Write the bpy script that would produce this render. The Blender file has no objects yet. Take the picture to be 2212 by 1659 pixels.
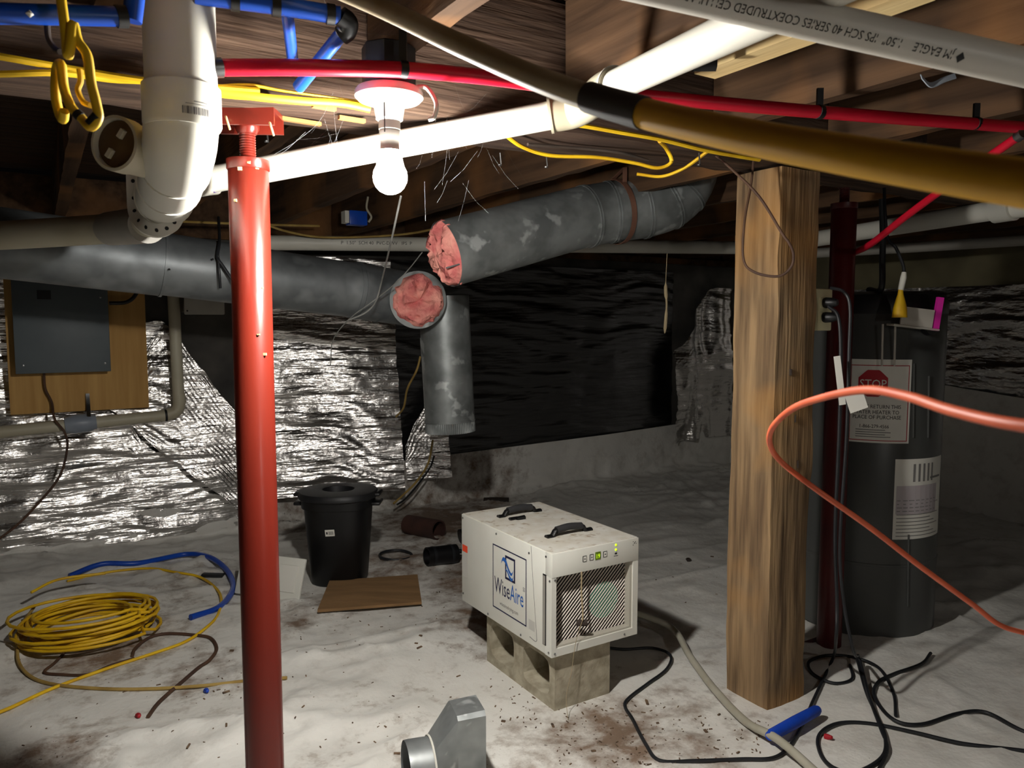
import bpy, bmesh, math, random
import numpy as np
from mathutils import Vector, Matrix
random.seed(7)
S = bpy.context.scene
COL = S.collection

# ------------------------------------------------------------------ camera, world, exposure
FPX, PITCH, CAMH = 1640.0, math.radians(4.7), 1.26
cam = bpy.data.cameras.new('camera'); camo = bpy.data.objects.new('camera', cam); COL.objects.link(camo)
cam.sensor_fit = 'HORIZONTAL'; cam.sensor_width = 36.0; cam.lens = 36.0 * FPX / 2212.0
cam.clip_start = 0.05; cam.clip_end = 60
camo.location = (0, 0, CAMH); camo.rotation_euler = (math.pi / 2 - PITCH, 0, 0)
cam.dof.use_dof = True; cam.dof.focus_distance = 2.4; cam.dof.aperture_fstop = 8.0
S.camera = camo
W = bpy.data.worlds.new('world'); S.world = W; W.use_nodes = True
W.node_tree.nodes['Background'].inputs[0].default_value = (0.55, 0.6, 0.7, 1)
W.node_tree.nodes['Background'].inputs[1].default_value = 0.02
S.view_settings.view_transform = 'Standard'; S.view_settings.look = 'None'
S.view_settings.gamma = 1.0; S.view_settings.use_curve_mapping = False
S.view_settings.exposure = 0.3
S.cycles.max_bounces = 5; S.cycles.diffuse_bounces = 3; S.cycles.glossy_bounces = 2; S.cycles.transmission_bounces = 2
S.cycles.adaptive_threshold = 0.05; S.cycles.use_light_tree = False
S.cycles.sample_clamp_indirect = 6.0
BULB_STRENGTH = 2300.0; BULB2_STRENGTH = 540.0

# ------------------------------------------------------------------ frames and projection helpers
TH = math.radians(32.0); CT, ST = math.cos(TH), math.sin(TH)
def ray(px, py):
    u, v = (px - 1106) / FPX, (829.5 - py) / FPX
    return Vector((u, math.cos(PITCH) + v * math.sin(PITCH), -math.sin(PITCH) + v * math.cos(PITCH)))
def at(px, py, Y):
    d = ray(px, py); return Vector((0, 0, CAMH)) + d * (Y / d.y)
def ath(px, py, h):
    d = ray(px, py); return Vector((0, 0, CAMH)) + d * ((h - CAMH) / d.z)
def W_(a, b, z=0.0):            # building frame -> world
    return Vector((a * CT - b * ST, a * ST + b * CT, z))
def AB(P): return (P[0] * CT + P[1] * ST, -P[0] * ST + P[1] * CT)
RB = Matrix.Rotation(TH, 4, 'Z')

# ------------------------------------------------------------------ noise
_rng = np.random.RandomState(3); _TAB = _rng.rand(256, 256)
def vnoise(x, y):
    x = np.asarray(x, float); y = np.asarray(y, float)
    xi = np.floor(x).astype(int); yi = np.floor(y).astype(int); fx = x - xi; fy = y - yi
    fx = fx * fx * fx * (fx * (fx * 6 - 15) + 10); fy = fy * fy * fy * (fy * (fy * 6 - 15) + 10)
    a = _TAB[xi & 255, yi & 255]; b = _TAB[(xi + 1) & 255, yi & 255]
    c = _TAB[xi & 255, (yi + 1) & 255]; d = _TAB[(xi + 1) & 255, (yi + 1) & 255]
    return (a * (1 - fx) + b * fx) * (1 - fy) + (c * (1 - fx) + d * fx) * fy
def fbm(x, y, o=4):
    s = 0; amp = 1.0; t = 0
    for i in range(o):
        s = s + amp * vnoise(x * 2 ** i + 17.3 * i, y * 2 ** i + 5.1 * i); t += amp; amp *= 0.5
    return s / t
def ridged(x, y, o=3):
    s = 0; amp = 1.0; t = 0
    for i in range(o):
        s = s + amp * (1 - np.abs(2 * vnoise(x * 2 ** i + 7.7 * i, y * 2 ** i + 3.9 * i) - 1)); t += amp; amp *= 0.5
    return s / t
def sstep(x, a, b):
    t = np.clip((x - a) / (b - a), 0, 1); return t * t * (3 - 2 * t)

# ------------------------------------------------------------------ materials
MATS = {}
def lin(c):                     # sRGB 0..255 -> linear
    return tuple(((v / 255 + 0.055) / 1.055) ** 2.4 if v / 255 > 0.04045 else v / 255 / 12.92 for v in c) + (1.0,)
def nodes_of(name):
    m = bpy.data.materials.new(name); m.use_nodes = True; nt = m.node_tree
    return m, nt, nt.nodes['Principled BSDF']
def link(nt, a, b): nt.links.new(a, b)
def mat(name, c1, c2=None, rough=0.6, metal=0.0, scale=8.0, stretch=(1, 1, 1), bump=0.0, bscale=None, bstretch=None,
        detail=3.0, lo=0.35, hi=0.65, coat=0.0, spec=0.5, c3=None, s3=3.0, lo3=0.55, hi3=0.7, rvar=0.0, bdist=0.01, trans=0.0, ior=1.45, alpha=1.0, rot=(0, 0, 0)):
    if name in MATS: return MATS[name]
    m, nt, p = nodes_of(name); N = nt.nodes
    p.inputs['Base Color'].default_value = lin(c1); p.inputs['Roughness'].default_value = rough
    p.inputs['Metallic'].default_value = metal; p.inputs['Coat Weight'].default_value = coat
    p.inputs['Specular IOR Level'].default_value = spec; p.inputs['Transmission Weight'].default_value = trans
    p.inputs['IOR'].default_value = ior; p.inputs['Alpha'].default_value = alpha
    tc = N.new('ShaderNodeTexCoord')
    def noise(sc, st, det=detail):
        mp = N.new('ShaderNodeMapping'); mp.inputs['Scale'].default_value = st; mp.inputs['Rotation'].default_value = rot
        link(nt, tc.outputs['Object'], mp.inputs['Vector'])
        nz = N.new('ShaderNodeTexNoise'); nz.inputs['Scale'].default_value = sc; nz.inputs['Detail'].default_value = det
        link(nt, mp.outputs[0], nz.inputs['Vector']); return nz
    if c2 is not None:
        nz = noise(scale, stretch)
        r = N.new('ShaderNodeValToRGB'); r.color_ramp.elements[0].position = lo; r.color_ramp.elements[1].position = hi
        r.color_ramp.elements[0].color = lin(c1); r.color_ramp.elements[1].color = lin(c2)
        link(nt, nz.outputs['Fac'], r.inputs[0]); out = r.outputs[0]
        if c3 is not None:
            n3 = noise(s3, (1, 1, 1)); r3 = N.new('ShaderNodeMapRange'); r3.inputs[1].default_value = lo3; r3.inputs[2].default_value = hi3
            link(nt, n3.outputs['Fac'], r3.inputs[0])
            mx = N.new('ShaderNodeMix'); mx.data_type = 'RGBA'
            link(nt, r3.outputs[0], mx.inputs[0]); link(nt, out, mx.inputs[6]); mx.inputs[7].default_value = lin(c3); out = mx.outputs[2]
        link(nt, out, p.inputs['Base Color'])
        if rvar:
            mr = N.new('ShaderNodeMapRange'); mr.inputs[3].default_value = rough - rvar; mr.inputs[4].default_value = rough + rvar
            link(nt, nz.outputs['Fac'], mr.inputs[0]); link(nt, mr.outputs[0], p.inputs['Roughness'])
    if bump:
        nb = noise(bscale or scale, bstretch or stretch)
        b = N.new('ShaderNodeBump'); b.inputs['Strength'].default_value = bump; b.inputs['Distance'].default_value = bdist
        link(nt, nb.outputs['Fac'], b.inputs['Height']); link(nt, b.outputs[0], p.inputs['Normal'])
    MATS[name] = m; return m
def emit(name, c, s):
    if name in MATS: return MATS[name]
    m, nt, p = nodes_of(name)
    p.inputs['Base Color'].default_value = lin(c); p.inputs['Emission Color'].default_value = lin(c); p.inputs['Emission Strength'].default_value = s
    MATS[name] = m; return m

def wood(name, dark, light, axis=0, patch=None, bump=0.5, scale=5.0):
    st = [14, 14, 14]; st[axis] = 0.9
    return mat(name, dark, light, rough=0.85, scale=scale * 0.35, stretch=tuple(st), bump=bump, bscale=scale * 0.6, bstretch=tuple(st),
               c3=patch, s3=2.3, lo3=0.5, hi3=0.72, lo=0.3, hi=0.7, bdist=0.006, spec=0.25)
M_JOIST = wood('joist_wood', (58, 42, 30), (94, 70, 50), 1, (130, 90, 54))
M_PLANK = wood('plank_wood', (50, 38, 30), (80, 60, 44), 0, (70, 48, 34))
M_BEAM = wood('beam_wood', (48, 36, 30), (96, 76, 62), 0, (68, 52, 44), bump=1.0, scale=8.0)
M_POST = wood('post_wood', (92, 74, 56), (160, 132, 98), 2, (172, 126, 72), bump=0.9, scale=8.0)
M_NEWWOOD = wood('new_wood', (206, 176, 124), (226, 202, 150), 1)
M_PLY = wood('plywood', (172, 132, 78), (198, 158, 98), 2, (180, 138, 84), bump=0.1)
M_CONC = mat('concrete_wall', (58, 56, 54), (92, 88, 82), rough=0.95, scale=3.0, bump=0.4, bscale=14)
M_CONC2 = mat('tan_masonry', (86, 80, 62), (128, 120, 92), rough=0.95, scale=2.0, bump=0.4, bscale=14)
M_CMU = mat('block_concrete', (146, 138, 118), (178, 170, 150), rough=0.95, scale=22, bump=0.5, bscale=90, bdist=0.004)
M_PVC = mat('pvc_white', (218, 216, 206), (206, 203, 192), rough=0.42, scale=3.0, spec=0.4)
M_PVCOLD = mat('pvc_cream', (186, 180, 160), (168, 160, 138), rough=0.5, scale=4.0)
M_PVCGREY = mat('pvc_grey', (168, 164, 154), (150, 146, 138), rough=0.5, scale=4.0)
M_RED = mat('red_paint', (104, 32, 21), (90, 25, 18), rough=0.3, scale=5, stretch=(1, 1, .25), spec=0.5, bump=0.05, bscale=60)
M_REDDARK = mat('dark_red_paint', (84, 14, 14), (66, 10, 12), rough=0.4, scale=5)
M_PEXRED = mat('pex_red', (196, 14, 44), (176, 12, 38), rough=0.35, scale=6)
M_PEXBLUE = mat('pex_blue', (22, 78, 186), (18, 62, 158), rough=0.35, scale=6)
M_YEL = mat('cable_yellow', (228, 186, 26), (204, 158, 18), rough=0.55, scale=12)
M_YELDULL = mat('cable_dull_yellow', (178, 150, 84), (148, 120, 62), rough=0.6, scale=12)
M_GAS = mat('gas_yellow', (196, 148, 26), (180, 132, 20), rough=0.55, scale=8)
M_BLACK = mat('black_plastic', (9, 9, 11), (14, 14, 16), rough=0.45, scale=8)
M_BLACKTAPE = mat('black_tape', (14, 14, 14), rough=0.6)
M_RUBBER = mat('black_rubber', (20, 22, 25), (30, 32, 36), rough=0.5, scale=10)
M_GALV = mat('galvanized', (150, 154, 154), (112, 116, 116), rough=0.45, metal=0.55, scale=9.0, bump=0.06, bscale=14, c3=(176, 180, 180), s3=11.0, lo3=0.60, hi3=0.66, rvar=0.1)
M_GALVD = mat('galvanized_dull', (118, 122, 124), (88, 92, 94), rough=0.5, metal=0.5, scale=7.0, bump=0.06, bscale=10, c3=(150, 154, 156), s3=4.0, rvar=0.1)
M_STEEL = mat('bare_steel', (150, 150, 150), (110, 110, 110), rough=0.35, metal=1.0, scale=20)
M_PINK = mat('pink_insulation', (204, 110, 108), (238, 164, 150), rough=1.0, scale=14, bump=1.0, bscale=26, bdist=0.02, spec=0.1)
M_WHITEMETAL = mat('white_enamel', (220, 220, 212), (212, 211, 202), rough=0.4, scale=5)
M_DIRTYWHITE = mat('dusty_white_enamel', (218, 216, 208), (204, 198, 184), rough=0.55, scale=18, c3=(168, 154, 134), s3=34, lo3=0.6, hi3=0.72)
M_GREYFRAME = mat('grey_frame', (176, 172, 160), rough=0.5)
M_PAPER = mat('paper', (216, 214, 206), rough=0.7)
M_NAVY = mat('print_navy', (28, 30, 66), rough=0.6)
M_PBLUE = mat('print_blue', (36, 96, 176), rough=0.6)
M_PGREY = mat('print_grey', (120, 118, 116), rough=0.6)
M_PBLACK = mat('print_black', (22, 22, 24), rough=0.6)
M_PRED = mat('print_red', (164, 20, 34), rough=0.6)
M_PORC = mat('porcelain', (232, 230, 222), rough=0.25)
M_HEATER = mat('heater_grey', (74, 75, 73), (66, 67, 66), rough=0.36, scale=3, spec=0.5)
M_PANEL = mat('panel_grey', (86, 94, 98), (78, 86, 90), rough=0.5, scale=4)
M_CARD = mat('cardboard', (138, 106, 70), (118, 90, 58), rough=0.9, scale=3, stretch=(1, 6, 1), bump=0.2, bscale=30)
M_RUST = mat('brown_pipe', (74, 46, 38), (54, 34, 30), rough=0.7, scale=8)
M_ORANGE = mat('orange_cord', (220, 104, 66), (206, 90, 54), rough=0.5, scale=20)
M_HOSE = mat('clear_hose', (176, 172, 158), (158, 154, 138), rough=0.25, scale=8)
M_IVORY = mat('ivory_plastic', (214, 206, 166), rough=0.4)
M_BROWNWIRE = mat('brown_wire', (86, 60, 42), (64, 44, 34), rough=0.7, scale=10)
M_GREYWIRE = mat('grey_wire', (150, 150, 146), (120, 120, 116), rough=0.5, scale=10)
M_BLUETAPE = mat('blue_tape', (20, 72, 190), (16, 58, 160), rough=0.55, scale=12, bump=0.3, bscale=30)
M_PINKTAG = mat('magenta_plastic', (214, 40, 160), rough=0.4)
M_CLEAR = mat('clear_plastic', (206, 200, 190), rough=0.2, alpha=0.6)
M_TAN = mat('tan_strand', (158, 142, 112), rough=0.9)
M_GREYTAPE = mat('grey_tape', (150, 158, 168), (130, 138, 150), rough=0.4, scale=8)
M_BROWNSTRAP = mat('strap_brown', (112, 78, 62), (96, 64, 50), rough=0.6, scale=10)
M_LEATHER = mat('dark_scrap', (60, 48, 40), (40, 34, 30), rough=0.8, scale=10)
M_WEB = mat('cobweb_silk', (110, 110, 110), rough=0.8)
M_LED = emit('display_green', (190, 235, 30), 0.9); M_LED.cycles.emission_sampling = 'NONE'
def bulb_material(name, strength):                 # an LED bulb throws most of its light forward, little back past its base
    m = emit(name, (255, 255, 255), strength); nt = m.node_tree; p = nt.nodes['Principled BSDF']; p.inputs['Emission Color'].default_value = (1.0, 0.965, 0.90, 1)
    g = nt.nodes.new('ShaderNodeNewGeometry'); x = nt.nodes.new('ShaderNodeSeparateXYZ'); r = nt.nodes.new('ShaderNodeMapRange')
    link(nt, g.outputs['Normal'], x.inputs[0]); link(nt, x.outputs['Z'], r.inputs[0])
    r.inputs[1].default_value = -1.0; r.inputs[2].default_value = 0.5; r.inputs[3].default_value = strength; r.inputs[4].default_value = strength * 0.03
    link(nt, r.outputs[0], p.inputs['Emission Strength']); return m
M_BULB = bulb_material('bulb_light', BULB_STRENGTH); M_BULB2 = bulb_material('bulb_light_far', BULB2_STRENGTH)

def foil_material(name='foil', col=(0.72, 0.70, 0.68, 1), rgh=0.26, k1=0.6, k2=0.28):
    m, nt, p = nodes_of(name); N = nt.nodes
    p.inputs['Metallic'].default_value = 1.0; p.inputs['Roughness'].default_value = rgh
    p.inputs['Base Color'].default_value = col
    tc = N.new('ShaderNodeTexCoord')
    def nz(sc, st):
        mp = N.new('ShaderNodeMapping'); mp.inputs['Scale'].default_value = st; link(nt, tc.outputs['Object'], mp.inputs['Vector'])
        n = N.new('ShaderNodeTexNoise'); n.inputs['Scale'].default_value = sc; n.inputs['Detail'].default_value = 4
        link(nt, mp.outputs[0], n.inputs['Vector']); return n
    a = nz(9.0, (0.35, 1, 3.2)); b = nz(34.0, (1, 1, 1.2))
    b1 = N.new('ShaderNodeBump'); b1.inputs['Strength'].default_value = k1; b1.inputs['Distance'].default_value = 0.03
    b2 = N.new('ShaderNodeBump'); b2.inputs['Strength'].default_value = k2; b2.inputs['Distance'].default_value = 0.01
    link(nt, a.outputs['Fac'], b1.inputs['Height']); link(nt, b.outputs['Fac'], b2.inputs['Height'])
    link(nt, b1.outputs[0], b2.inputs['Normal']); link(nt, b2.outputs[0], p.inputs['Normal'])
    return m
M_FOIL = foil_material()
M_FOILDARK = foil_material('foil_dark', (0.16, 0.16, 0.165, 1), 0.3, 0.35, 0.15)  # darker base colour and weaker bumps than the plain foil

def liner_material():
    m, nt, p = nodes_of('vapor_barrier'); N = nt.nodes
    p.inputs['Roughness'].default_value = 0.5; p.inputs['Specular IOR Level'].default_value = 0.4
    tc = N.new('ShaderNodeTexCoord')
    def nz(sc, det=4, rough=0.6):
        n = N.new('ShaderNodeTexNoise'); n.inputs['Scale'].default_value = sc; n.inputs['Detail'].default_value = det
        n.inputs['Roughness'].default_value = rough
        link(nt, tc.outputs['Object'], n.inputs['Vector']); return n
    def mr(src, a, b, c=0.0, d=1.0):
        r = N.new('ShaderNodeMapRange'); r.inputs[1].default_value = a; r.inputs[2].default_value = b
        r.inputs[3].default_value = c; r.inputs[4].default_value = d; link(nt, src, r.inputs[0]); return r.outputs[0]
    def mul(a, b):
        q = N.new('ShaderNodeMath'); q.operation = 'MULTIPLY'; link(nt, a, q.inputs[0])
        if isinstance(b, float): q.inputs[1].default_value = b
        else: link(nt, b, q.inputs[1])
        return q.outputs[0]
    def add(a, b):
        q = N.new('ShaderNodeMath'); q.operation = 'ADD'; link(nt, a, q.inputs[0]); link(nt, b, q.inputs[1]); return q.outputs[0]
    def mixc(f, a, b):
        x = N.new('ShaderNodeMix'); x.data_type = 'RGBA'; link(nt, f, x.inputs[0])
        if isinstance(a, tuple): x.inputs[6].default_value = a
        else: link(nt, a, x.inputs[6])
        x.inputs[7].default_value = b; return x.outputs[2]
    at_ = N.new('ShaderNodeAttribute'); at_.attribute_name = 'dirt'
    n1 = nz(2.2); n2 = nz(9.0, 5, 0.7); n3 = nz(60.0, 3); n4 = nz(0.8, 3)
    base = mixc(mr(n1.outputs['Fac'], 0.35, 0.75), lin((226, 224, 218)), lin((206, 203, 196)))
    film = mul(mr(n2.outputs['Fac'], 0.50, 0.74), mr(n4.outputs['Fac'], 0.35, 0.65, 0.15, 0.8))
    base = mixc(film, base, lin((152, 142, 130)))
    s = add(mul(at_.outputs['Fac'], 1.25), mr(n2.outputs['Fac'], 0.3, 0.7, -0.55, 0.2))
    base = mixc(mul(mr(s, 0.15, 0.75), 0.92), base, lin((112, 88, 68)))
    sp = add(mul(at_.outputs['Fac'], 0.16), n3.outputs['Fac'])
    base = mixc(mul(mr(sp, 0.74, 0.79), 0.8), base, lin((52, 40, 32)))
    link(nt, base, p.inputs['Base Color'])
    cr_ = nz(3.4, 5, 0.55); cr_.noise_type = 'RIDGED_MULTIFRACTAL'; cr_.inputs['Distortion'].default_value = 0.5
    b0 = N.new('ShaderNodeBump'); b0.inputs['Strength'].default_value = 0.5; b0.inputs['Distance'].default_value = 0.012
    link(nt, cr_.outputs['Fac'], b0.inputs['Height'])
    b = N.new('ShaderNodeBump'); b.inputs['Strength'].default_value = 0.5; b.inputs['Distance'].default_value = 0.025
    link(nt, nz(6.0, 5).outputs['Fac'], b.inputs['Height']); link(nt, b0.outputs[0], b.inputs['Normal']); link(nt, b.outputs[0], p.inputs['Normal'])
    return m
M_LINER = liner_material()

# ------------------------------------------------------------------ mesh builder
class MB:
    def __init__(self): self.v = []; self.f = []
    def add(self, vs, fs):
        o = len(self.v); self.v += [Vector(q) for q in vs]; self.f += [tuple(i + o for i in q) for q in fs]; return self
    def box(self, lo, hi, M=None):
        x0, y0, z0 = lo; x1, y1, z1 = hi
        vs = [(x0, y0, z0), (x1, y0, z0), (x1, y1, z0), (x0, y1, z0), (x0, y0, z1), (x1, y0, z1), (x1, y1, z1), (x0, y1, z1)]
        if M: vs = [M @ Vector(q) for q in vs]
        return self.add(vs, [(0, 3, 2, 1), (4, 5, 6, 7), (0, 1, 5, 4), (1, 2, 6, 5), (2, 3, 7, 6), (3, 0, 4, 7)])
    def rbox(self, lo, hi, r, M=None, seg=2):
        bm = bmesh.new(); bmesh.ops.create_cube(bm, size=1)
        lo, hi = Vector(lo), Vector(hi); c = (lo + hi) / 2; d = hi - lo
        for q in bm.verts: q.co = Vector((q.co.x * d.x, q.co.y * d.y, q.co.z * d.z)) + c
        bmesh.ops.bevel(bm, geom=bm.edges[:], offset=r, segments=seg, affect='EDGES', profile=0.5)
        bm.verts.index_update()
        vs = [(M @ q.co) if M else q.co.copy() for q in bm.verts]; fs = [[w.index for w in q.verts] for q in bm.faces]
        bm.free(); return self.add(vs, fs)
    def tube(self, pts, r, n=10, cap=True, flat=1.0, up=None, closed=False):
        pts = [Vector(q) for q in pts]; m = len(pts)
        rs = r if isinstance(r, (list, tuple)) else [r] * m
        T = []
        for i in range(m):
            a = pts[i - 1] if (i or closed) else pts[i]; b = pts[(i + 1) % m] if (i < m - 1 or closed) else pts[i]
            t = b - a; T.append(t.normalized() if t.length > 1e-9 else (T[-1] if T else Vector((0, 0, 1))))
        nrm = Vector(up) if up is not None else (Vector((0, 0, 1)) if abs(T[0].z) < 0.9 else Vector((1, 0, 0)))
        nrm = (nrm - T[0] * nrm.dot(T[0])).normalized(); vs = []
        for i in range(m):
            if up is not None: nrm = Vector(up)
            nrm = nrm - T[i] * nrm.dot(T[i]); nrm = nrm.normalized() if nrm.length > 1e-6 else T[i].orthogonal().normalized()
            bn = T[i].cross(nrm)
            for k in range(n):
                an = 2 * math.pi * k / n
                vs.append(pts[i] + nrm * (math.cos(an) * rs[i]) + bn * (math.sin(an) * rs[i] * flat))
        fs = []
        for i in range(m if closed else m - 1):
            j = (i + 1) % m
            for k in range(n):
                fs.append((i * n + k, i * n + (k + 1) % n, j * n + (k + 1) % n, j * n + k))
        if cap and not closed:
            fs.append(tuple(range(n - 1, -1, -1))); fs.append(tuple((m - 1) * n + k for k in range(n)))
        return self.add(vs, fs)
    def pipe(self, p, q, r, n=20, cap=True): return self.tube([p, q], r, n, cap)
    def lathe(self, prof, n=32, M=None):
        vs = []
        for (r, z) in prof:
            for k in range(n):
                an = 2 * math.pi * k / n; q = Vector((r * math.cos(an), r * math.sin(an), z)); vs.append(M @ q if M else q)
        fs = []
        for i in range(len(prof) - 1):
            for k in range(n): fs.append((i * n + k, i * n + (k + 1) % n, (i + 1) * n + (k + 1) % n, (i + 1) * n + k))
        if prof[0][0] > 1e-6: fs.append(tuple(range(n - 1, -1, -1)))
        if prof[-1][0] > 1e-6: fs.append(tuple((len(prof) - 1) * n + k for k in range(n)))
        return self.add(vs, fs)
    def loft(self, rings, cap0=True, cap1=True):
        n = len(rings[0]); vs = [q for r in rings for q in r]; fs = []
        for i in range(len(rings) - 1):
            for k in range(n): fs.append((i * n + k, i * n + (k + 1) % n, (i + 1) * n + (k + 1) % n, (i + 1) * n + k))
        if cap0: fs.append(tuple(range(n - 1, -1, -1)))
        if cap1: fs.append(tuple((len(rings) - 1) * n + k for k in range(n)))
        return self.add(vs, fs)
    def roughbox(self, lo, hi, cell, amp, seed=0, M=None, taper=None):
        bm = bmesh.new(); bmesh.ops.create_cube(bm, size=1)
        lo, hi = Vector(lo), Vector(hi); c = (lo + hi) / 2; d = hi - lo
        for q in bm.verts: q.co = Vector((q.co.x * d.x, q.co.y * d.y, q.co.z * d.z)) + c
        for ax in range(3):
            k = max(1, int(d[ax] / cell))
            for i in range(1, k):
                no = Vector((0, 0, 0)); no[ax] = 1; co = Vector(lo); co[ax] += d[ax] * i / k
                bmesh.ops.bisect_plane(bm, geom=bm.verts[:] + bm.edges[:] + bm.faces[:], plane_co=co, plane_no=no)
        la = max(range(3), key=lambda i: d[i])
        for q in bm.verts:
            s = seed * 13.7; L = q.co[la] * 3.0; o = [i for i in range(3) if i != la]
            ed = 1.0
            e = [abs(abs(q.co[i] - c[i]) - d[i] / 2) < 1e-4 for i in o]
            for j, i in enumerate(o):
                sg = 1 if q.co[i] > c[i] else -1
                nn = float(vnoise(L + s + i * 31 + sg * 7, q.co[o[1 - j]] * 9 + s)) - 0.5
                n2 = float(vnoise(L * 4 + s + i * 11, q.co[o[1 - j]] * 25 + s + sg * 3)) - 0.5
                if e[j]: q.co[i] += sg * 0 + (nn * 1.6 + n2 * 0.8) * amp - (sg * amp * (0.8 + n2) if all(e) else 0)
        bm.verts.index_update()
        vs = [(M @ q.co) if M else q.co.copy() for q in bm.verts]; fs = [[w.index for w in q.verts] for q in bm.faces]
        bm.free(); return self.add(vs, fs)

PM = {}
def link_obj(name, me, m, parent):
    o = bpy.data.objects.new(name, me); COL.objects.link(o)
    if m is not None and me is not None and not me.materials: me.materials.append(m)
    if parent is not None: o.parent = parent; PM[o.name] = PM[parent.name]
    return o
def props(o, label=None, cat=None, group=None, kind=None):
    for k, v in (('label', label), ('category', cat), ('group', group), ('kind', kind)):
        if v: o[k] = v
    return o
def mesh(name, mb, Minv=None, smooth=True, angle=40):
    me = bpy.data.meshes.new(name)
    vs = [Minv @ q for q in mb.v] if Minv is not None else mb.v
    me.from_pydata([tuple(q) for q in vs], [], mb.f); me.validate()
    bm = bmesh.new(); bm.from_mesh(me); bmesh.ops.recalc_face_normals(bm, faces=bm.faces)
    for f in bm.faces: f.smooth = smooth
    if smooth:
        for e in bm.edges:
            if len(e.link_faces) == 2 and e.calc_face_angle(0) > math.radians(angle): e.smooth = False
    bm.to_mesh(me); bm.free()
    return me
def part(name, mb, m, parent, label=None, smooth=True, kind=None, angle=40):   # mesh authored in world coordinates, child of a thing
    o = link_obj(name, mesh(name, mb, PM[parent.name].inverted(), smooth, angle), m, parent); return props(o, label, kind=kind)
def thing(name, label, cat, M, group=None, kind=None):
    o = bpy.data.objects.new(name, None); COL.objects.link(o); o.empty_display_size = 0.05
    if not isinstance(M, Matrix): M = Matrix.Translation(Vector(M))
    o.matrix_world = M; PM[o.name] = M.copy(); return props(o, label, cat, group, kind)
def single(name, mb, m, label, cat, group=None, kind=None, smooth=True, rot=None, angle=40):  # a thing that is one mesh
    vs = mb.v; lo = Vector([min(q[i] for q in vs) for i in range(3)]); hi = Vector([max(q[i] for q in vs) for i in range(3)])
    M = Matrix.Translation(Vector(((lo.x + hi.x) / 2, (lo.y + hi.y) / 2, lo.z)))
    if rot is not None: M = M @ rot
    o = link_obj(name, mesh(name, mb, M.inverted(), smooth, angle), m, None); o.matrix_world = M; PM[o.name] = M
    return props(o, label, cat, group, kind)
def clone(o, parent=None, M=None):
    c = o.copy(); COL.objects.link(c); c.parent = parent
    if M is not None: c.matrix_local = M
    return c
def cr(pts, per=8, closed=False):               # Catmull-Rom resample
    P = [Vector(q) for q in pts]; n = len(P); out = []
    rng = range(n if closed else n - 1)
    for i in rng:
        p1, p2 = P[i], P[(i + 1) % n]
        p0 = P[i - 1] if (i > 0 or closed) else p1 * 2 - p2
        p3 = P[(i + 2) % n] if (i + 2 < n or closed) else p2 * 2 - p1
        for k in range(per):
            t = k / per; t2, t3 = t * t, t * t * t
            out.append(0.5 * ((2 * p1) + (p2 - p0) * t + (2 * p0 - 5 * p1 + 4 * p2 - p3) * t2 + (3 * p1 - p0 - 3 * p2 + p3) * t3))
    if not closed: out.append(P[-1])
    return out
def path(l): return [at(*q) for q in l]
_dg = None
def text2d(body, size, align='LEFT'):
    cu = bpy.data.curves.new('txt', 'FONT'); cu.body = body; cu.size = size; cu.align_x = align; cu.resolution_u = 2
    o = bpy.data.objects.new('txt', cu); COL.objects.link(o)
    dg = bpy.context.evaluated_depsgraph_get(); dg.update()
    me = bpy.data.meshes.new_from_object(o.evaluated_get(dg))
    vs = [(q.co.x, q.co.y) for q in me.vertices]; fs = [tuple(q.vertices) for q in me.polygons]
    bpy.data.objects.remove(o); bpy.data.curves.remove(cu); bpy.data.meshes.remove(me)
    return vs, fs
def text_mb(body, size, fn, align='LEFT', sx=1.0, mb=None):
    vs, fs = text2d(body, size, align); mb = mb or MB(); mb.add([fn(x * sx, y) for x, y in vs], fs); return mb
def rect2(mb, fn, x0, x1, y0, y1, nx=1):
    vs = []; fs = []
    for i in range(nx + 1):
        x = x0 + (x1 - x0) * i / nx; vs += [fn(x, y0), fn(x, y1)]
    for i in range(nx): fs.append((2 * i, 2 * i + 2, 2 * i + 3, 2 * i + 1))
    return mb.add(vs, fs)
def frame2(mb, fn, x0, x1, y0, y1, w, nx=4):
    rect2(mb, fn, x0, x1, y1 - w, y1, nx); rect2(mb, fn, x0, x1, y0, y0 + w, nx)
    rect2(mb, fn, x0, x0 + w, y0, y1); rect2(mb, fn, x1 - w, x1, y0, y1); return mb

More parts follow.
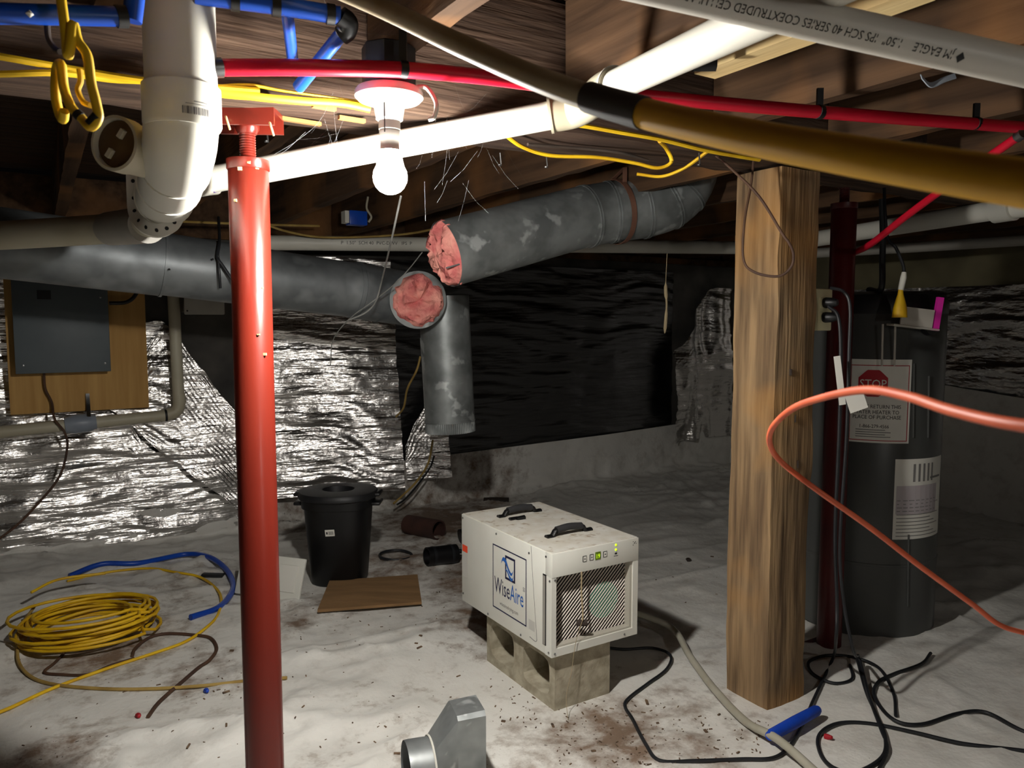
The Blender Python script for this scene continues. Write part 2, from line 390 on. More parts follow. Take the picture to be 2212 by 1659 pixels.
# ------------------------------------------------------------------ the setting
A0, A1, B0, B1 = -3.0, 5.4, -1.6, 4.75
def floor_z(a, b):
    a = np.asarray(a, float); b = np.asarray(b, float)
    x = a * CT - b * ST; y = a * ST + b * CT
    u = x * 0.93 + y * 0.36; v = -x * 0.36 + y * 0.93
    z = (fbm(u * 1.1, v * 1.6, 3) - 0.5) * 0.05
    rid = ridged(u * 1.7 + 3, v * 4.6 + 1.5 * fbm(u * 2, v * 2, 2), 3)
    w = 0.35 + 0.65 * sstep(fbm(u * 0.9 + 9, v * 0.9, 2), 0.35, 0.6)
    z = z + (rid ** 3 - 0.2) * 0.055 * w
    z = z + (ridged(u * 5 + 2, v * 3.3 + fbm(u * 3, v * 3, 2), 3) ** 5) * 0.022 * w
    p0, p1 = ath(620, 1420, 0), ath(1050, 1332, 0); dx, dy = (p1 - p0).x, (p1 - p0).y; L = math.hypot(dx, dy)    # lapped edge of the next liner sheet
    dist = ((x - p0.x) * dy - (y - p0.y) * dx) / L + (fbm(x * 2, y * 2, 2) - .5) * .06
    z = z + .012 * (1 - sstep(np.abs(dist), .0, .035)) + .006 * sstep(dist, -.01, .012)
    # heaps of liner gathered at the heater and along the walls
    def hump(ax, by, s, h): return h * np.exp(-((a - ax) ** 2 + (b - by) ** 2) / (2 * s * s))
    z = z + hump(3.35, 1.05, 0.22, 0.10) + hump(2.75, 0.75, 0.18, 0.04) + hump(0.0, 4.3, 0.4, 0.03) + hump(-0.8, 4.1, .5, .05)
    for (ca, cb, r0, r1) in ((1.5, 2.15, .36, .6), (1.21, 3.525, .2, .36), (2.05, 1.66, .18, .34), (.2, 3.0, .35, .55), (1.42, 3.14, .2, .35)):
        d = np.sqrt((a - ca) ** 2 + (b - cb) ** 2); z = z * sstep(d, r0, r1)
    return z
def fz(P): return float(floor_z(*AB(P)))
def G(px, py, up=0.0):
    h = 0.0
    for _ in range(8): h = 0.5 * h + 0.5 * fz(ath(px, py, h))
    P = ath(px, py, h); P.z = fz(P) + up; return P
def liner_top(a): return np.interp(a, [-3, -.21, 1.0, 1.95, 3.8, 5.4], [.05, .12, .25, .32, .36, .42])

def build_floor():
    st = 0.021
    aa = np.arange(A0, A1 - 0.06, st); bb = np.arange(B0, B1 - 0.16, st)
    na = len(aa); rows = []; dirt = []
    blobs = [(945, 1125, .30, .9), (1040, 1250, .22, .8), (1070, 1340, .20, .7), (1330, 1600, .16, .75), (1240, 1620, .2, .5), (870, 1215, .25, .6),
             (640, 1340, .10, .6), (230, 1400, .2, .7), (640, 1140, .2, .5), (700, 1300, .16, .5), (1060, 1085, .25, .6), (430, 1460, .18, .45),
             (420, 1270, .3, .35), (120, 1640, .12, .6), (1290, 1480, .12, .4), (1500, 1560, .25, .35), (950, 1600, .3, .25), (1440, 1640, .2, .5)]
    BL = [(ath(x, y, 0), s, w) for x, y, s, w in blobs]
    def dirt_at(X, Y):
        d = np.zeros_like(X)
        for P, s, w in BL: d = np.maximum(d, w * np.exp(-((X - P.x) ** 2 + (Y - P.y) ** 2 * 0.55) / (2 * s * s)))
        return d
    for b in bb:
        z = floor_z(aa, np.full_like(aa, b)); rows.append((aa, np.full_like(aa, b), z))
    bw = B1 - 0.055; be = bb[-1]
    zt = liner_top(aa)
    K = 26
    for k in range(1, K + 1):
        t = k / K
        s1 = min(1, t / 0.35); tt = max(0, (t - 0.2) / 0.8)
        b = be + (bw - be) * math.sin(s1 * math.pi / 2)
        z = floor_z(aa, np.full_like(aa, min(b, bw))) * (1 - tt) + zt * tt ** 1.2
        ripple = (ridged(aa * 3.5, np.full_like(aa, t * 1.3), 2) - 0.6) * 0.07 * math.sin(min(1, t * 1.3) * math.pi) * (0.3 + 0.7 * (1 - tt))
        rows.append((aa, np.full_like(aa, b) - np.abs(ripple), z + 0.3 * ripple))
    V = []; D = []
    for (a, b, z) in rows:
        X = a * CT - b * ST; Y = a * ST + b * CT
        V.append(np.stack([a, b, z], 1)); D.append(dirt_at(X, Y))
    V = np.concatenate(V); D = np.concatenate(D); nr = len(rows)
    i = np.arange(nr - 1)[:, None] * na + np.arange(na - 1)[None, :]
    F = np.stack([i, i + 1, i + na + 1, i + na], -1).reshape(-1, 4)
    me = bpy.data.meshes.new('floor'); me.from_pydata(V.tolist(), [], F.tolist())
    me.polygons.foreach_set('use_smooth', [True] * len(F))
    at_ = me.attributes.new('dirt', 'FLOAT', 'POINT'); at_.data.foreach_set('value', D.astype(np.float32))
    o = link_obj('floor', me, M_LINER, None); o.matrix_world = RB; PM[o.name] = RB.copy()
    props(o, kind='structure', label='crinkled white plastic vapor barrier covering the dirt floor', cat='floor')
    # liner climbing the right wall
    bb2 = np.arange(B0, B1 - 0.05, 0.03); rows = []
    for k in range(18):
        t = k / 17; zz = -0.06 + t * (0.88 - 0.10 * np.sin(bb2 * 1.1)) ; off = 0.035 + 0.05 * (ridged(bb2 * 2.1, np.full_like(bb2, t * 1.8), 2) - .5) + 0.16 * (1 - t) ** 3
        rows.append(np.stack([np.full_like(bb2, A1) - off - 0.015, bb2, zz], 1))
    nb = len(bb2); i = np.arange(17)[:, None] * nb + np.arange(nb - 1)[None, :]
    F = np.stack([i, i + 1, i + nb + 1, i + nb], -1).reshape(-1, 4); me = bpy.data.meshes.new('liner_skirt')
    me.from_pydata(np.concatenate(rows).tolist(), [], F.tolist()); me.polygons.foreach_set('use_smooth', [True] * len(F))
    s = link_obj('liner_skirt', me, M_LINER, o)
build_floor()
def bstruct(name, lo, hi, m, label, cat):
    mb = MB().box(lo, hi); me = mesh(name, mb, None, False); o = link_obj(name, me, m, None); o.matrix_world = RB; PM[o.name] = RB.copy()
    return props(o, label, cat, kind='structure')
bstruct('wall_back', (A0 - .2, B1, -.15), (A1 + .2, B1 + .2, 1.74), M_CONC, 'dark concrete foundation wall behind the foil sheets', 'wall')
bstruct('wall_right', (A1, B0 - .2, -.15), (A1 + .2, B1, 2.06), M_CONC2, 'tan masonry foundation wall behind the water heater', 'wall')
bstruct('wall_left', (A0 - .2, B0 - .2, -.15), (A0, B1, 2.06), M_CONC, 'concrete foundation wall at the left end', 'wall')
bstruct('wall_front', (A0, B0 - .2, -.15), (A1, B0, 2.06), M_CONC, 'concrete foundation wall behind the viewer', 'wall')
bstruct('trim_1', (A0, B1 - .02, 1.742), (A1, B1 + .14, 1.79), M_JOIST, 'wooden sill plate on top of the back foundation wall', 'sill')
bstruct('trim_2', (A0, B1 + .02, 1.792), (A1, B1 + .06, 2.03), M_JOIST, 'wooden rim board above the sill plate', 'rim board')
ceil = thing('ceiling', 'plank subfloor on wooden joists overhead', 'ceiling', RB.copy(), kind='structure')
pl = None; bw_ = 0.142
for i in range(40):
    b = B0 + 0.07 + i * 0.1435
    if b > B1 - 0.02: break
    if pl is None:
        mb = MB().box((A0, -bw_ / 2, 0), (A1, bw_ / 2, 0.022)); pl = link_obj('plank', mesh('plank', mb, None, False), M_PLANK, ceil); pl.location = (0, b, 2.03)
    else:
        c = pl.copy(); COL.objects.link(c); c.location = (0, b, 2.03 + random.uniform(0, .003))
sub = MB().box((A0 - .2, B0 - .2, 2.058), (A1 + .2, B1 + .2, 2.10)); link_obj('floor_deck', mesh('floor_deck', sub, None, False), M_PLANK, ceil)
JA = [0.605 + 0.505 * k for k in range(-7, 10)]
jf = jb = None
for k, a in enumerate(JA):
    if jf is None:
        jf = link_obj('joist', mesh('joist', MB().roughbox((0, B0, 1.79), (.054, 1.535, 2.028), .08, .0035, 1), None, True, 35), M_JOIST, ceil)
        jb = link_obj('joist', mesh('joist', MB().roughbox((0, 1.80, 1.79), (.054, B1, 2.028), .08, .0035, 2), None, True, 35), M_JOIST, ceil)
        jf.location = jb.location = (a, 0, 0)
    else:
        for s in (jf, jb): c = s.copy(); COL.objects.link(c); c.location = (a, 0, random.uniform(-.004, .002))

# ------------------------------------------------------------------ beam and posts
def beam():
    M = RB.copy(); t = thing('support_beam', 'rough-hewn wooden beam running over the red post and the wooden post', 'beam', M)
    mb = MB().roughbox((A0, 1.54, 1.70), (A1, 1.79, 2.026), .06, .006, 3)
    for q in mb.v:
        if q.z < 1.85: q.z += 0.03 * min(1.6, max(-1.5, q.x - .4))
    mb.v = [RB @ q for q in mb.v]; part('timber', mb, M_BEAM, t, angle=50)
    # pale split chips on the underside and old nails
    for (px, py, L) in ((650, 262, .045), (760, 258, .03), (482, 212, .018), (700, 232, .025)):
        P = ath(px, py, 1.698); mb = MB().box((-L, -.006, -.004), (L, .006, .004), Matrix.Translation(P) @ Matrix.Rotation(TH + random.uniform(-.15, .15), 4, 'Z')); part('chip', mb, mat('split_wood', (150, 104, 58), rough=.9), t, 'pale splinter', smooth=False)
    for (px, py) in ((575, 275), (1080, 330), (1180, 335), (1510, 330)):
        P = ath(px, py, 1.70); mb = MB().tube([P, P + Vector((.003, 0, -.03))], .0022, 6).lathe([(.005, -.033), (.005, -.03)], 8, Matrix.Translation(P)); part('nail', mb, M_STEEL, t)
beam()
def jack_post(name, label, c, zt, r, m, seed, head=True, z0=None):
    z0 = fz(c) - .01 if z0 is None else z0
    t = thing(name, label, 'post', Vector((c.x, c.y, z0))); Mc = Matrix.Translation(Vector((c.x, c.y, 0)))
    zc = zt - 0.105
    part('tube', MB().lathe([(r, z0), (r, zc - .004), (r - .003, zc)], 40, Mc), m, t)
    part('collar', MB().lathe([(r + .001, zc - .02), (r + .0025, zc - .018), (r + .0025, zc + .001), (r * .5, zc + .003)], 40, Mc), m, t)
    part('base_plate', MB().box((-.09, -.07, z0), (.09, .07, z0 + .008), Mc @ Matrix.Rotation(TH, 4, 'Z')), m, t, smooth=False)
    pr = []
    for i in range(30):
        z = zc + i * (zt - .03 - zc) / 29; pr.append((r * .37 + (.0016 if i % 2 else 0), z))
    part('screw', MB().lathe(pr, 24, Mc), m, t)
    part('screw_head', MB().lathe([(r * .45, zt - .05), (r * .6, zt - .04), (r * .6, zt - .03)], 20, Mc), m, t)
    R = Mc @ Matrix.Rotation(math.radians(4), 4, 'Z')
    if head:
        mb = MB().box((-.066, -.045, zt - .012), (.066, .045, zt - .001), R).box((-.066, -.045, zt - .040), (.066, -.037, zt - .012), R).box((-.066, .037, zt - .040), (.066, .045, zt - .012), R)
    else: mb = MB().box((-.06, -.06, zt - .012), (.06, .06, zt - .001), R)
    part('head_plate', mb, m, t, smooth=False)
    return t
rp = W_(.395, 1.685)
jp = jack_post('steel_jack_post', 'bright red steel screw-jack post under the beam near the bulb', rp, 1.703, .0415, M_RED, 1)
for dx, px, py in ((0, 488, 253), (1, 582, 266)):
    P = at(px, py, 1.585); part('bent_nail', MB().tube(cr([P, P + Vector((.005, -.012, -.004)), P + Vector((.012, -.012, -.028))], 5), .0022, 6), M_NEWWOOD, jp, 'bent pale nail')
for (px, py, s) in ((582, 767, .004), (560, 722, .0025), (510, 433, .003), (575, 620, .002), (520, 365, .004), (538, 352, .003), (560, 362, .0025)):
    P = at(px, py, 1.60); d = Vector((P.x - rp.x, P.y - rp.y, 0)).normalized() * .0425; P = Vector((rp.x + d.x, rp.y + d.y, P.z))
    part('plaster_fleck', MB().roughbox(P - Vector((s, s, s)), P + Vector((s, s, s)), s, s * .5, int(px)), M_NEWWOOD, jp)
jack_post('steel_jack_post', 'dark red steel post beside the grey water heater', Vector((1.232, 2.86, 0)), 1.80, .045, M_REDDARK, 2, False)
def wood_post():
    z0 = -.02; t = thing('wooden_post', 'thick weathered square timber post on the plastic floor', 'post', Matrix.Translation(W_(2.05, 1.66, z0)) @ RB)
    mb = MB().roughbox((1.955, 1.572, z0), (2.15, 1.752, 1.735), .03, .0045, 5)
    for q in mb.v:
        if q.z < .25: s = (0.25 - q.z) * .02; q.x += s if q.x < 2.05 else -s * .2
    mb.v = [RB @ q for q in mb.v]; part('timber', mb, M_POST, t, angle=50)
    for (a, b, z, l) in ((2.05, 1.567, .95, .012), (2.02, 1.567, 1.1, .01), (2.07, 1.567, .8, .012)):
        mb = MB().roughbox((a - .006, b - .003, z - l), (a + .006, b + .004, z + l), .006, .003, int(z * 100)); mb.v = [RB @ q for q in mb.v]
        part('splinter', mb, M_NEWWOOD if b > 1.58 else M_LEATHER, t, smooth=False)
wood_post()

# ------------------------------------------------------------------ foil sheets on the back and right wall
def foil(name, label, a0, a1, z0, z1, off=.03, seed=0, tilt=0.0, top=None, bot=None, amp=1.0, wall='back', vfold=0.0, push=None, m=None):
    st = .022; na = int((a1 - a0) / st) + 1; nz = int((z1 - z0) / .014) + 1
    a = np.linspace(a0, a1, na)[None, :].repeat(nz, 0); tt = np.linspace(0, 1, nz)[:, None].repeat(na, 1)
    zb = np.minimum(z1, np.maximum(z0, bot(a) if bot else z0)); zt = np.maximum(zb + .002, np.minimum(z1, top(a) if top else z1)); z = zb + tt * (zt - zb)
    s = seed * 9.1
    wr = (ridged(a * 1.3 + s, z * 13 + a * 1.2 + 2.5 * fbm(a * 2 + s, z * 2, 2), 3) ** 2 - .4) * .036 * amp
    wr += (fbm(a * 3 + s, z * 4 + s, 3) - .5) * .05 * amp
    d = off + wr + tilt * (z - (z0 + z1) / 2)
    if vfold: d = d + vfold * (ridged(a * 4 + s, z * .8, 2) - .5)
    if push is not None: d = d + push(a, z)
    d = np.maximum(d, .006)
    if wall == 'back': V = np.stack([a, B1 - d, z], -1)
    else: V = np.stack([A1 - d, a, z], -1)
    V = V.reshape(-1, 3); i = np.arange(nz - 1)[:, None] * na + np.arange(na - 1)[None, :]
    F = np.stack([i, i + 1, i + na + 1, i + na], -1).reshape(-1, 4)
    me = bpy.data.meshes.new(name); me.from_pydata(V.tolist(), [], F.tolist()); me.polygons.foreach_set('use_smooth', [True] * len(F))
    bm = bmesh.new(); bm.from_mesh(me); bmesh.ops.delete(bm, geom=[v for v in bm.verts if not v.link_faces], context='VERTS'); bm.to_mesh(me); bm.free()
    o = link_obj(name, me, m or M_FOIL, None); o.matrix_world = RB; PM[o.name] = RB.copy()
    return props(o, label, 'insulation', 'foil insulation on the foundation wall')
jag = lambda x, k=0: (fbm(x * 9 + k, x * 0 + k, 3) - .5) * .12
foil('foil_sheet', 'wide torn foil sheet behind the electrical panel board', -2.6, .98, .03, 1.62, seed=1, tilt=-.05,
     top=lambda a: 1.62 - .36 * sstep(a, .40, .50) - (a - .62) * 1.5 * (a > .62) + jag(a) * .5)
foil('foil_sheet', 'loose triangular foil flap between the conduit and the red post', .30, 1.06, .14, 1.28, off=.10, seed=5, amp=.8, tilt=-.14,
     top=lambda a: 1.26 - np.abs(a - .62) * 1.5 + jag(a, 3) * .4, bot=lambda a: .80 - (a - .30) * 1.0 + jag(a, 5) * .5, push=lambda a, z: .05 * (a - .3))
foil('foil_sheet', 'brightly glinting foil sheet behind the black trash can', 1.0, 1.93, .2, 1.66, off=.14, seed=2, tilt=-.13,
     push=lambda a, z: .26 * (a - 1.35))
foil('foil_sheet', 'narrow foil strip just left of the vertical duct', 2.07, 2.36, .2, .95, off=.10, seed=3, tilt=-.13,
     push=lambda a, z: .3 * (a - 2.2), top=lambda a: .42 + (a - 2.08) * 2.2 + jag(a, 7))
foil('foil_sheet', 'broad dark sheet behind the hanging duct and dehumidifier', 1.80, 4.55, .22, 1.67, off=.02, seed=4, amp=.55, m=M_FOILDARK)
foil('foil_sheet', 'rumpled foil sheet beside the wooden post near the corner', 4.45, 5.24, .25, 1.55, off=.10, seed=6, vfold=.16,
     push=lambda a, z: -.12 * (a - 4.8), top=lambda a: 1.0 + (a - 4.45) * 1.1 + jag(a, 9))
foil('foil_sheet', 'foil sheet on the right wall behind the water heater', B0 + .05, 4.6, .72, 1.50, off=.05, seed=7, wall='right', amp=1.3)

# ------------------------------------------------------------------ lamp
def onb(px, py, b):
    d = ray(px, py); k = b / AB(d)[1]; P = Vector((0, 0, CAMH)) + d * k; return (AB(P)[0], P.z)
def bbox_(mb_lo, mb_hi, r=0.0, seg=2):
    mb = MB().rbox(mb_lo, mb_hi, r, RB, seg) if r else MB().box(mb_lo, mb_hi, RB); return mb
def lamp(LP, dz, label, mb_, whip=True):
    t = thing('ceiling_lamp', label, 'lamp', Vector((LP.x, LP.y, 1.50 + dz)))
    M = Matrix.Translation(Vector((LP.x, LP.y, dz)))
    part('junction_box', MB().lathe([(.05, 1.732), (.052, 1.735), (.052, 1.785 - dz), (.048, 1.788 - dz)], 8, M), M_PBLACK, t, 'dark octagonal junction box')
    part('lampholder', MB().lathe([(.020, 1.672), (.026, 1.676), (.030, 1.70), (.034, 1.708), (.060, 1.712), (.066, 1.718), (.066, 1.727), (.062, 1.733), (.03, 1.734)], 40, M), M_PORC, t)
    part('socket', MB().lathe([(.019, 1.655), (.021, 1.657), (.021, 1.674), (.017, 1.676)], 32, M), M_PVCGREY, t)
    part('bulb_collar', MB().lathe([(.021, 1.617), (.0185, 1.622), (.0185, 1.635), (.020, 1.637), (.020, 1.654), (.018, 1.656)], 32, M), M_PVCGREY, t, 'grey plastic bulb base')
    pr = [(.0, 1.533)] + [(.034 * math.sin(q), 1.567 - .034 * math.cos(q)) for q in [math.pi * k / 10 for k in range(1, 8)]] + [(.0205, 1.617)]
    part('bulb', MB().lathe(pr, 14, M), mb_, t, 'glowing white bulb')
    part('pull_chain', MB().tube([M @ Vector((-.004, -.034, 1.70)), M @ Vector((-.004, -.034, 1.645))], .0012, 6), M_PBLACK, t)
    if whip: part('cable_whip', MB().tube(cr(path([(900, 188, 1.50), (922, 190, 1.50), (942, 222, 1.48), (938, 252, 1.48), (925, 258, 1.48)]), 6), .0045, 8), M_PVC, t, 'white cable end')
lamp(W_(.60, 1.41), -.025, 'lit bare bulb in a white porcelain lampholder under the joist', M_BULB)
lamp(W_(1.137, -1.10), 0.0, 'second lit bare bulb behind the viewer, under the next joist', M_BULB2, False)

# ------------------------------------------------------------------ pipes overhead
def ring_at(p, d, r, w, n=28): # short band
    d = d.normalized(); return MB().tube([p - d * w / 2, p + d * w / 2], r, n)
def drain_stack():
    c = at(390, 100, 1.317)
    t = thing('drain_stack', 'large white drain pipe dropping in front of the beam with cleanout', 'pipe', Vector((c.x, c.y, 1.5)))
    P = [at(392, 190, 1.317), at(392, 260, 1.318), at(388, 320, 1.35), at(376, 370, 1.46), at(363, 408, 1.62), at(350, 438, 1.80), at(336, 464, 2.0)]
    top = Vector((P[0].x, P[0].y, 2.028))
    part('riser', MB().tube([top, P[0] + Vector((0, 0, -.03))], .0572, 36), M_PVC, t)
    hub = MB().tube([P[0], P[0] + Vector((0, 0, -.062)), P[0] + Vector((0, 0, -.068))], [.0625, .0625, .0596], 36)
    part('hub', hub, M_PVC, t, 'white coupling with printed barcode')
    sw = cr([P[0] + Vector((0, 0, -.02))] + P[1:], 8)
    part('sweep_bend', MB().tube(sw, .0595, 36), M_PVC, t)
    for k in (22, 30, 37):
        d = sw[k + 1] - sw[k]; part('ridge', ring_at(sw[k], d, .0625, .008), M_PVC, t)
    # barcode label printed on the hub
    hx, hy = P[0].x, P[0].y; ang0 = math.atan2(-hy, -hx)
    def hf(x, y): an = ang0 + x / .0632; return Vector((hx + .0630 * math.cos(an), hy + .0630 * math.sin(an), P[0].z - .048 + y))
    mb = MB(); random.seed(4); x = 0.0
    while x < .042:
        w = random.choice((.0012, .002, .003, .0045)); rect2(mb, hf, x, x + w, -.008, .004, 2); x += w + random.choice((.001, .0016))
    part('barcode', mb, M_PGREY, t, 'grey printed barcode', smooth=False)
    for q in ((.005, .042, .008, .009), (.018, .042, .012, .0135), (.0655, .0662, -.01, .03)): part('print_line', rect2(MB(), hf, *q, 3), M_PGREY, t, smooth=False)
    # cleanout branch
    e = at(246, 309, 1.325); s = at(358, 345, 1.45); d = (e - s).normalized()
    part('cleanout_branch', MB().tube([s, e - d * .03, e], [.044, .044, .047], 32, cap=False), M_PVCOLD, t)
    Mq = Matrix.Translation(e) @ d.to_track_quat('Z', 'Y').to_matrix().to_4x4()
    rim = part('cleanout_rim', MB().lathe([(.047, -.03), (.047, 0), (.042, .001), (.041, -.012), (.041, -.02)], 32, Mq), M_PVCOLD, t)
    plug = part('cleanout_plug', MB().lathe([(.0405, -.02), (.0405, -.010), (.02, -.008), (.0, -.008)], 32, Mq), mat('brown_plug', (92, 70, 40), (70, 50, 34), rough=.6, scale=14), t, 'recessed brown cleanout plug')
    for an in (0.0, math.pi): part('plug_lug', MB().box((.012, -.004, -.008), (.028, .004, .0), Mq @ Matrix.Rotation(an + .9, 4, 'Z')), M_PVCOLD, plug, smooth=False)
    # far arm to the left
    q0 = P[-1]; q1 = at(240, 494, 2.32); q2 = at(0, 509, 2.42); q3 = at(-260, 520, 2.5)
    arm = cr([P[-2], q0, at(295, 488, 2.2), q1, q2, q3], 6)
    part('horizontal_arm', MB().tube(arm[6:], .0445, 30), M_PVCOLD, t, 'cream horizontal drain pipe')
    part('arm_hub', MB().tube([at(318, 486, 2.1), q1], .050, 30), M_PVCGREY, t)
    # side inlet
    part('side_inlet', MB().tube([at(385, 392, 1.66), at(440, 388, 1.80), at(462, 386, 1.82)], [.04, .037, .037], 28), M_PVCGREY, t)
    return t
drain_stack()
def strap_mb(pts, w, th, up):
    return MB().tube(pts, w / 2, 4, flat=1.0, up=up)
def ribbon(pts, wdir, w, th=.0015):
    mb = MB(); wd = None if isinstance(wdir, list) else Vector(wdir).normalized() * (w / 2); vs = []; fs = []; P = [Vector(q) for q in pts]
    for i, p in enumerate(P):
        if isinstance(wdir, list): wd = Vector(wdir[i]).normalized() * (w / 2)
        t_ = (P[min(i + 1, len(P) - 1)] - P[max(i - 1, 0)]).normalized(); n = t_.cross(wd).normalized() * th
        vs += [p - wd - n, p + wd - n, p + wd + n, p - wd + n]
    for i in range(len(P) - 1):
        for k in range(4): fs.append((4 * i + k, 4 * i + (k + 1) % 4, 4 * i + 4 + (k + 1) % 4, 4 * i + 4 + k))
    fs += [(3, 2, 1, 0), tuple(4 * (len(P) - 1) + k for k in range(4))]
    return mb.add(vs, fs)
def hanger():
    t = thing('pipe_hanger', 'white perforated plastic strap looped under the drain bend', 'strap', at(335, 500, 1.9))
    K = [(287, 360, 1.74), (289, 420, 1.74), (293, 462, 1.73), (312, 488, 1.71), (345, 497, 1.70), (374, 484, 1.70), (388, 455, 1.70)]
    D = [(1, .1, 0), (1, .1, 0), (1, .1, .3), (.5, -.3, .8), (.05, -.35, 1), (-.5, -.3, .85), (-.9, -.2, .5)]
    pts = cr(path(K), 6); wds = cr([Vector(q) for q in D], 6)
    part('strap_band', ribbon(pts, wds, .030), M_PVC, t)
    for i in range(3, len(pts) - 1, 4):
        d = (pts[i + 1] - pts[i]).normalized(); wd = wds[i].normalized(); n = d.cross(wd).normalized(); wd = n.cross(d)
        if n.y > 0: n = -n
        c = pts[i] + n * .0022
        part('strap_hole', MB().add([c + (d * math.cos(q) + wd * math.sin(q)) * .0045 for q in [k * math.pi / 4 for k in range(8)]], [tuple(range(8))]), M_PBLACK, t, smooth=False)
hanger()
def two_inch():
    t = thing('drain_pipe', 'white drain pipe crossing behind the bulb and turning toward the viewer', 'pipe', at(855, 320, 1.75))
    a, b, c, d = at(440, 391, 1.80), at(1238, 240, 1.70), at(1305, 196, 1.60), at(1660, 30, 1.13)
    ab = (b - a).normalized(); cd = (d - c).normalized()
    part('long_run', MB().tube([a, b], .0302, 28), M_PVC, t)
    part('elbow', MB().tube(cr([b - ab * .05, b, (b + c) / 2 + Vector((0, 0, -.004)), c, c + cd * .05], 6), .0365, 28), M_PVCOLD, t, 'cream elbow fitting')
    part('hub_ring', ring_at(b - ab * .05, ab, .039, .006), M_PVCOLD, t)
    part('hub_ring', ring_at(c + cd * .045, cd, .039, .006), M_PVC, t)
    part('near_run', MB().tube([c, d + (d - c) * .6], .0302, 28), M_PVC, t)
    part('purple_primer', ring_at(a + ab * .02, ab, .0306, .008), mat('purple_primer', (110, 90, 150), rough=.5), t, 'purple primer stain')
two_inch()
def printed_pipe():
    a, b = at(1250, -68, 1.00), at(2330, 172, 1.06); d = (b - a).normalized(); r = .0242
    t = thing('vent_pipe', 'white printed plastic pipe across the top right corner', 'pipe', (a + b) / 2)
    part('pipe', MB().tube([a, b], r, 28), mat('pvc_plain', (196, 192, 184), (186, 182, 172), rough=.45, scale=3), t)
    # lettering, upside down, on the lower front of the pipe
    toc = (Vector((0, 0, CAMH)) - (a + b) / 2); toc = (toc - d * toc.dot(d)).normalized(); up = d.cross(toc).normalized()
    if up.z < 0: up = -up
    org = a + d * ((at(2060, 122, 1.05) - a).dot(d))
    def fn(x, y):
        an = .05 - (y / r); n = toc * math.cos(an) + up * math.sin(an)      # rotated half a turn
        return org - d * x + n * (r + .0004)
    part('lettering', text_mb('JM EAGLE    1.50"  IPS SCH 40 SERIES COEXTRUDED CELLULAR CORE PVC DWV', .0155, lambda x, y: fn(x + .016, y), sx=.86), M_PBLACK, t, 'dark printed lettering, upside down', smooth=False)
    mk = MB(); mk.add([fn(.006 + .006 * math.cos(q), .006 + .007 * math.sin(q)) for q in (0, math.pi / 2, math.pi, 1.5 * math.pi)], [(0, 1, 2, 3)])
    part('diamond_mark', mk, M_PBLACK, t, smooth=False)
printed_pipe()
def gas_line():
    pts = [(560, -90, 1.34), (790, 2, 1.18), (1000, 100, 1.02), (1180, 178, .90), (1366, 238, .80), (1600, 292, .68), (1850, 338, .58), (2212, 396, .48), (2500, 440, .42)]
    P = cr(path(pts), 8); t = thing('gas_line', 'yellow flexible gas line sagging close across the view', 'pipe', P[0])
    part('jacket_upper', MB().tube(P[:29], .0142, 16), mat('pipe_greyed', (150, 138, 110), (128, 112, 78), rough=.6, scale=9), t, 'grey-beige upper stretch')  # greyer colour than the yellow jacket beyond the tape
    part('jacket', MB().tube(P[31:], .0150, 16), M_GAS, t)
    part('tape_band', MB().tube(P[28:34], .0165, 16), M_BLACKTAPE, t, 'black tape band')
gas_line()
def pex_red():
    P = cr(path([(455, 147, 1.33), (480, 146, 1.34), (660, 146, 1.385), (870, 151, 1.435), (1040, 166, 1.51), (1210, 188, 1.60), (1420, 211, 1.67), (1770, 242, 1.78), (2110, 268, 1.90), (2300, 282, 1.97)]), 6)
    t = thing('water_pipe', 'long red plastic water pipe running under the joists', 'pipe', P[0])
    part('pipe', MB().tube(P, .0144, 16), M_PEXRED, t)
    part('end_fitting', MB().tube([P[1], P[6]], .0165, 16), M_STEEL, t, 'steel crimp fitting')
    for (px, py, Y) in ((871, 150, 1.435), (1770, 242, 1.78), (2108, 267, 1.90)):
        c = at(px, py, Y); d = Vector((.9, .45, 0)).normalized()
        cl = part('pipe_clamp', MB().tube([c - d * .007, c + d * .007], .0158, 14).box((c.x - .007, c.y - .004, c.z), (c.x + .007, c.y + .004, 1.79)), M_BLACK, t, 'black hanger clip')
pex_red()
def pex_red2():
    P = cr(path([(2204, 292, 1.93), (2060, 392, 2.15), (1960, 465, 2.35), (1880, 528, 2.62), (1840, 548, 3.0)]), 6)
    t = thing('water_pipe', 'thin red branch pipe slanting down behind the yellow gas line', 'pipe', P[0])
    part('pipe', MB().tube(P, .0112, 14), M_PEXRED, t); part('crimp_ring', ring_at(P[0], P[1] - P[0], .0135, .02, 16), M_STEEL, t)
pex_red2()
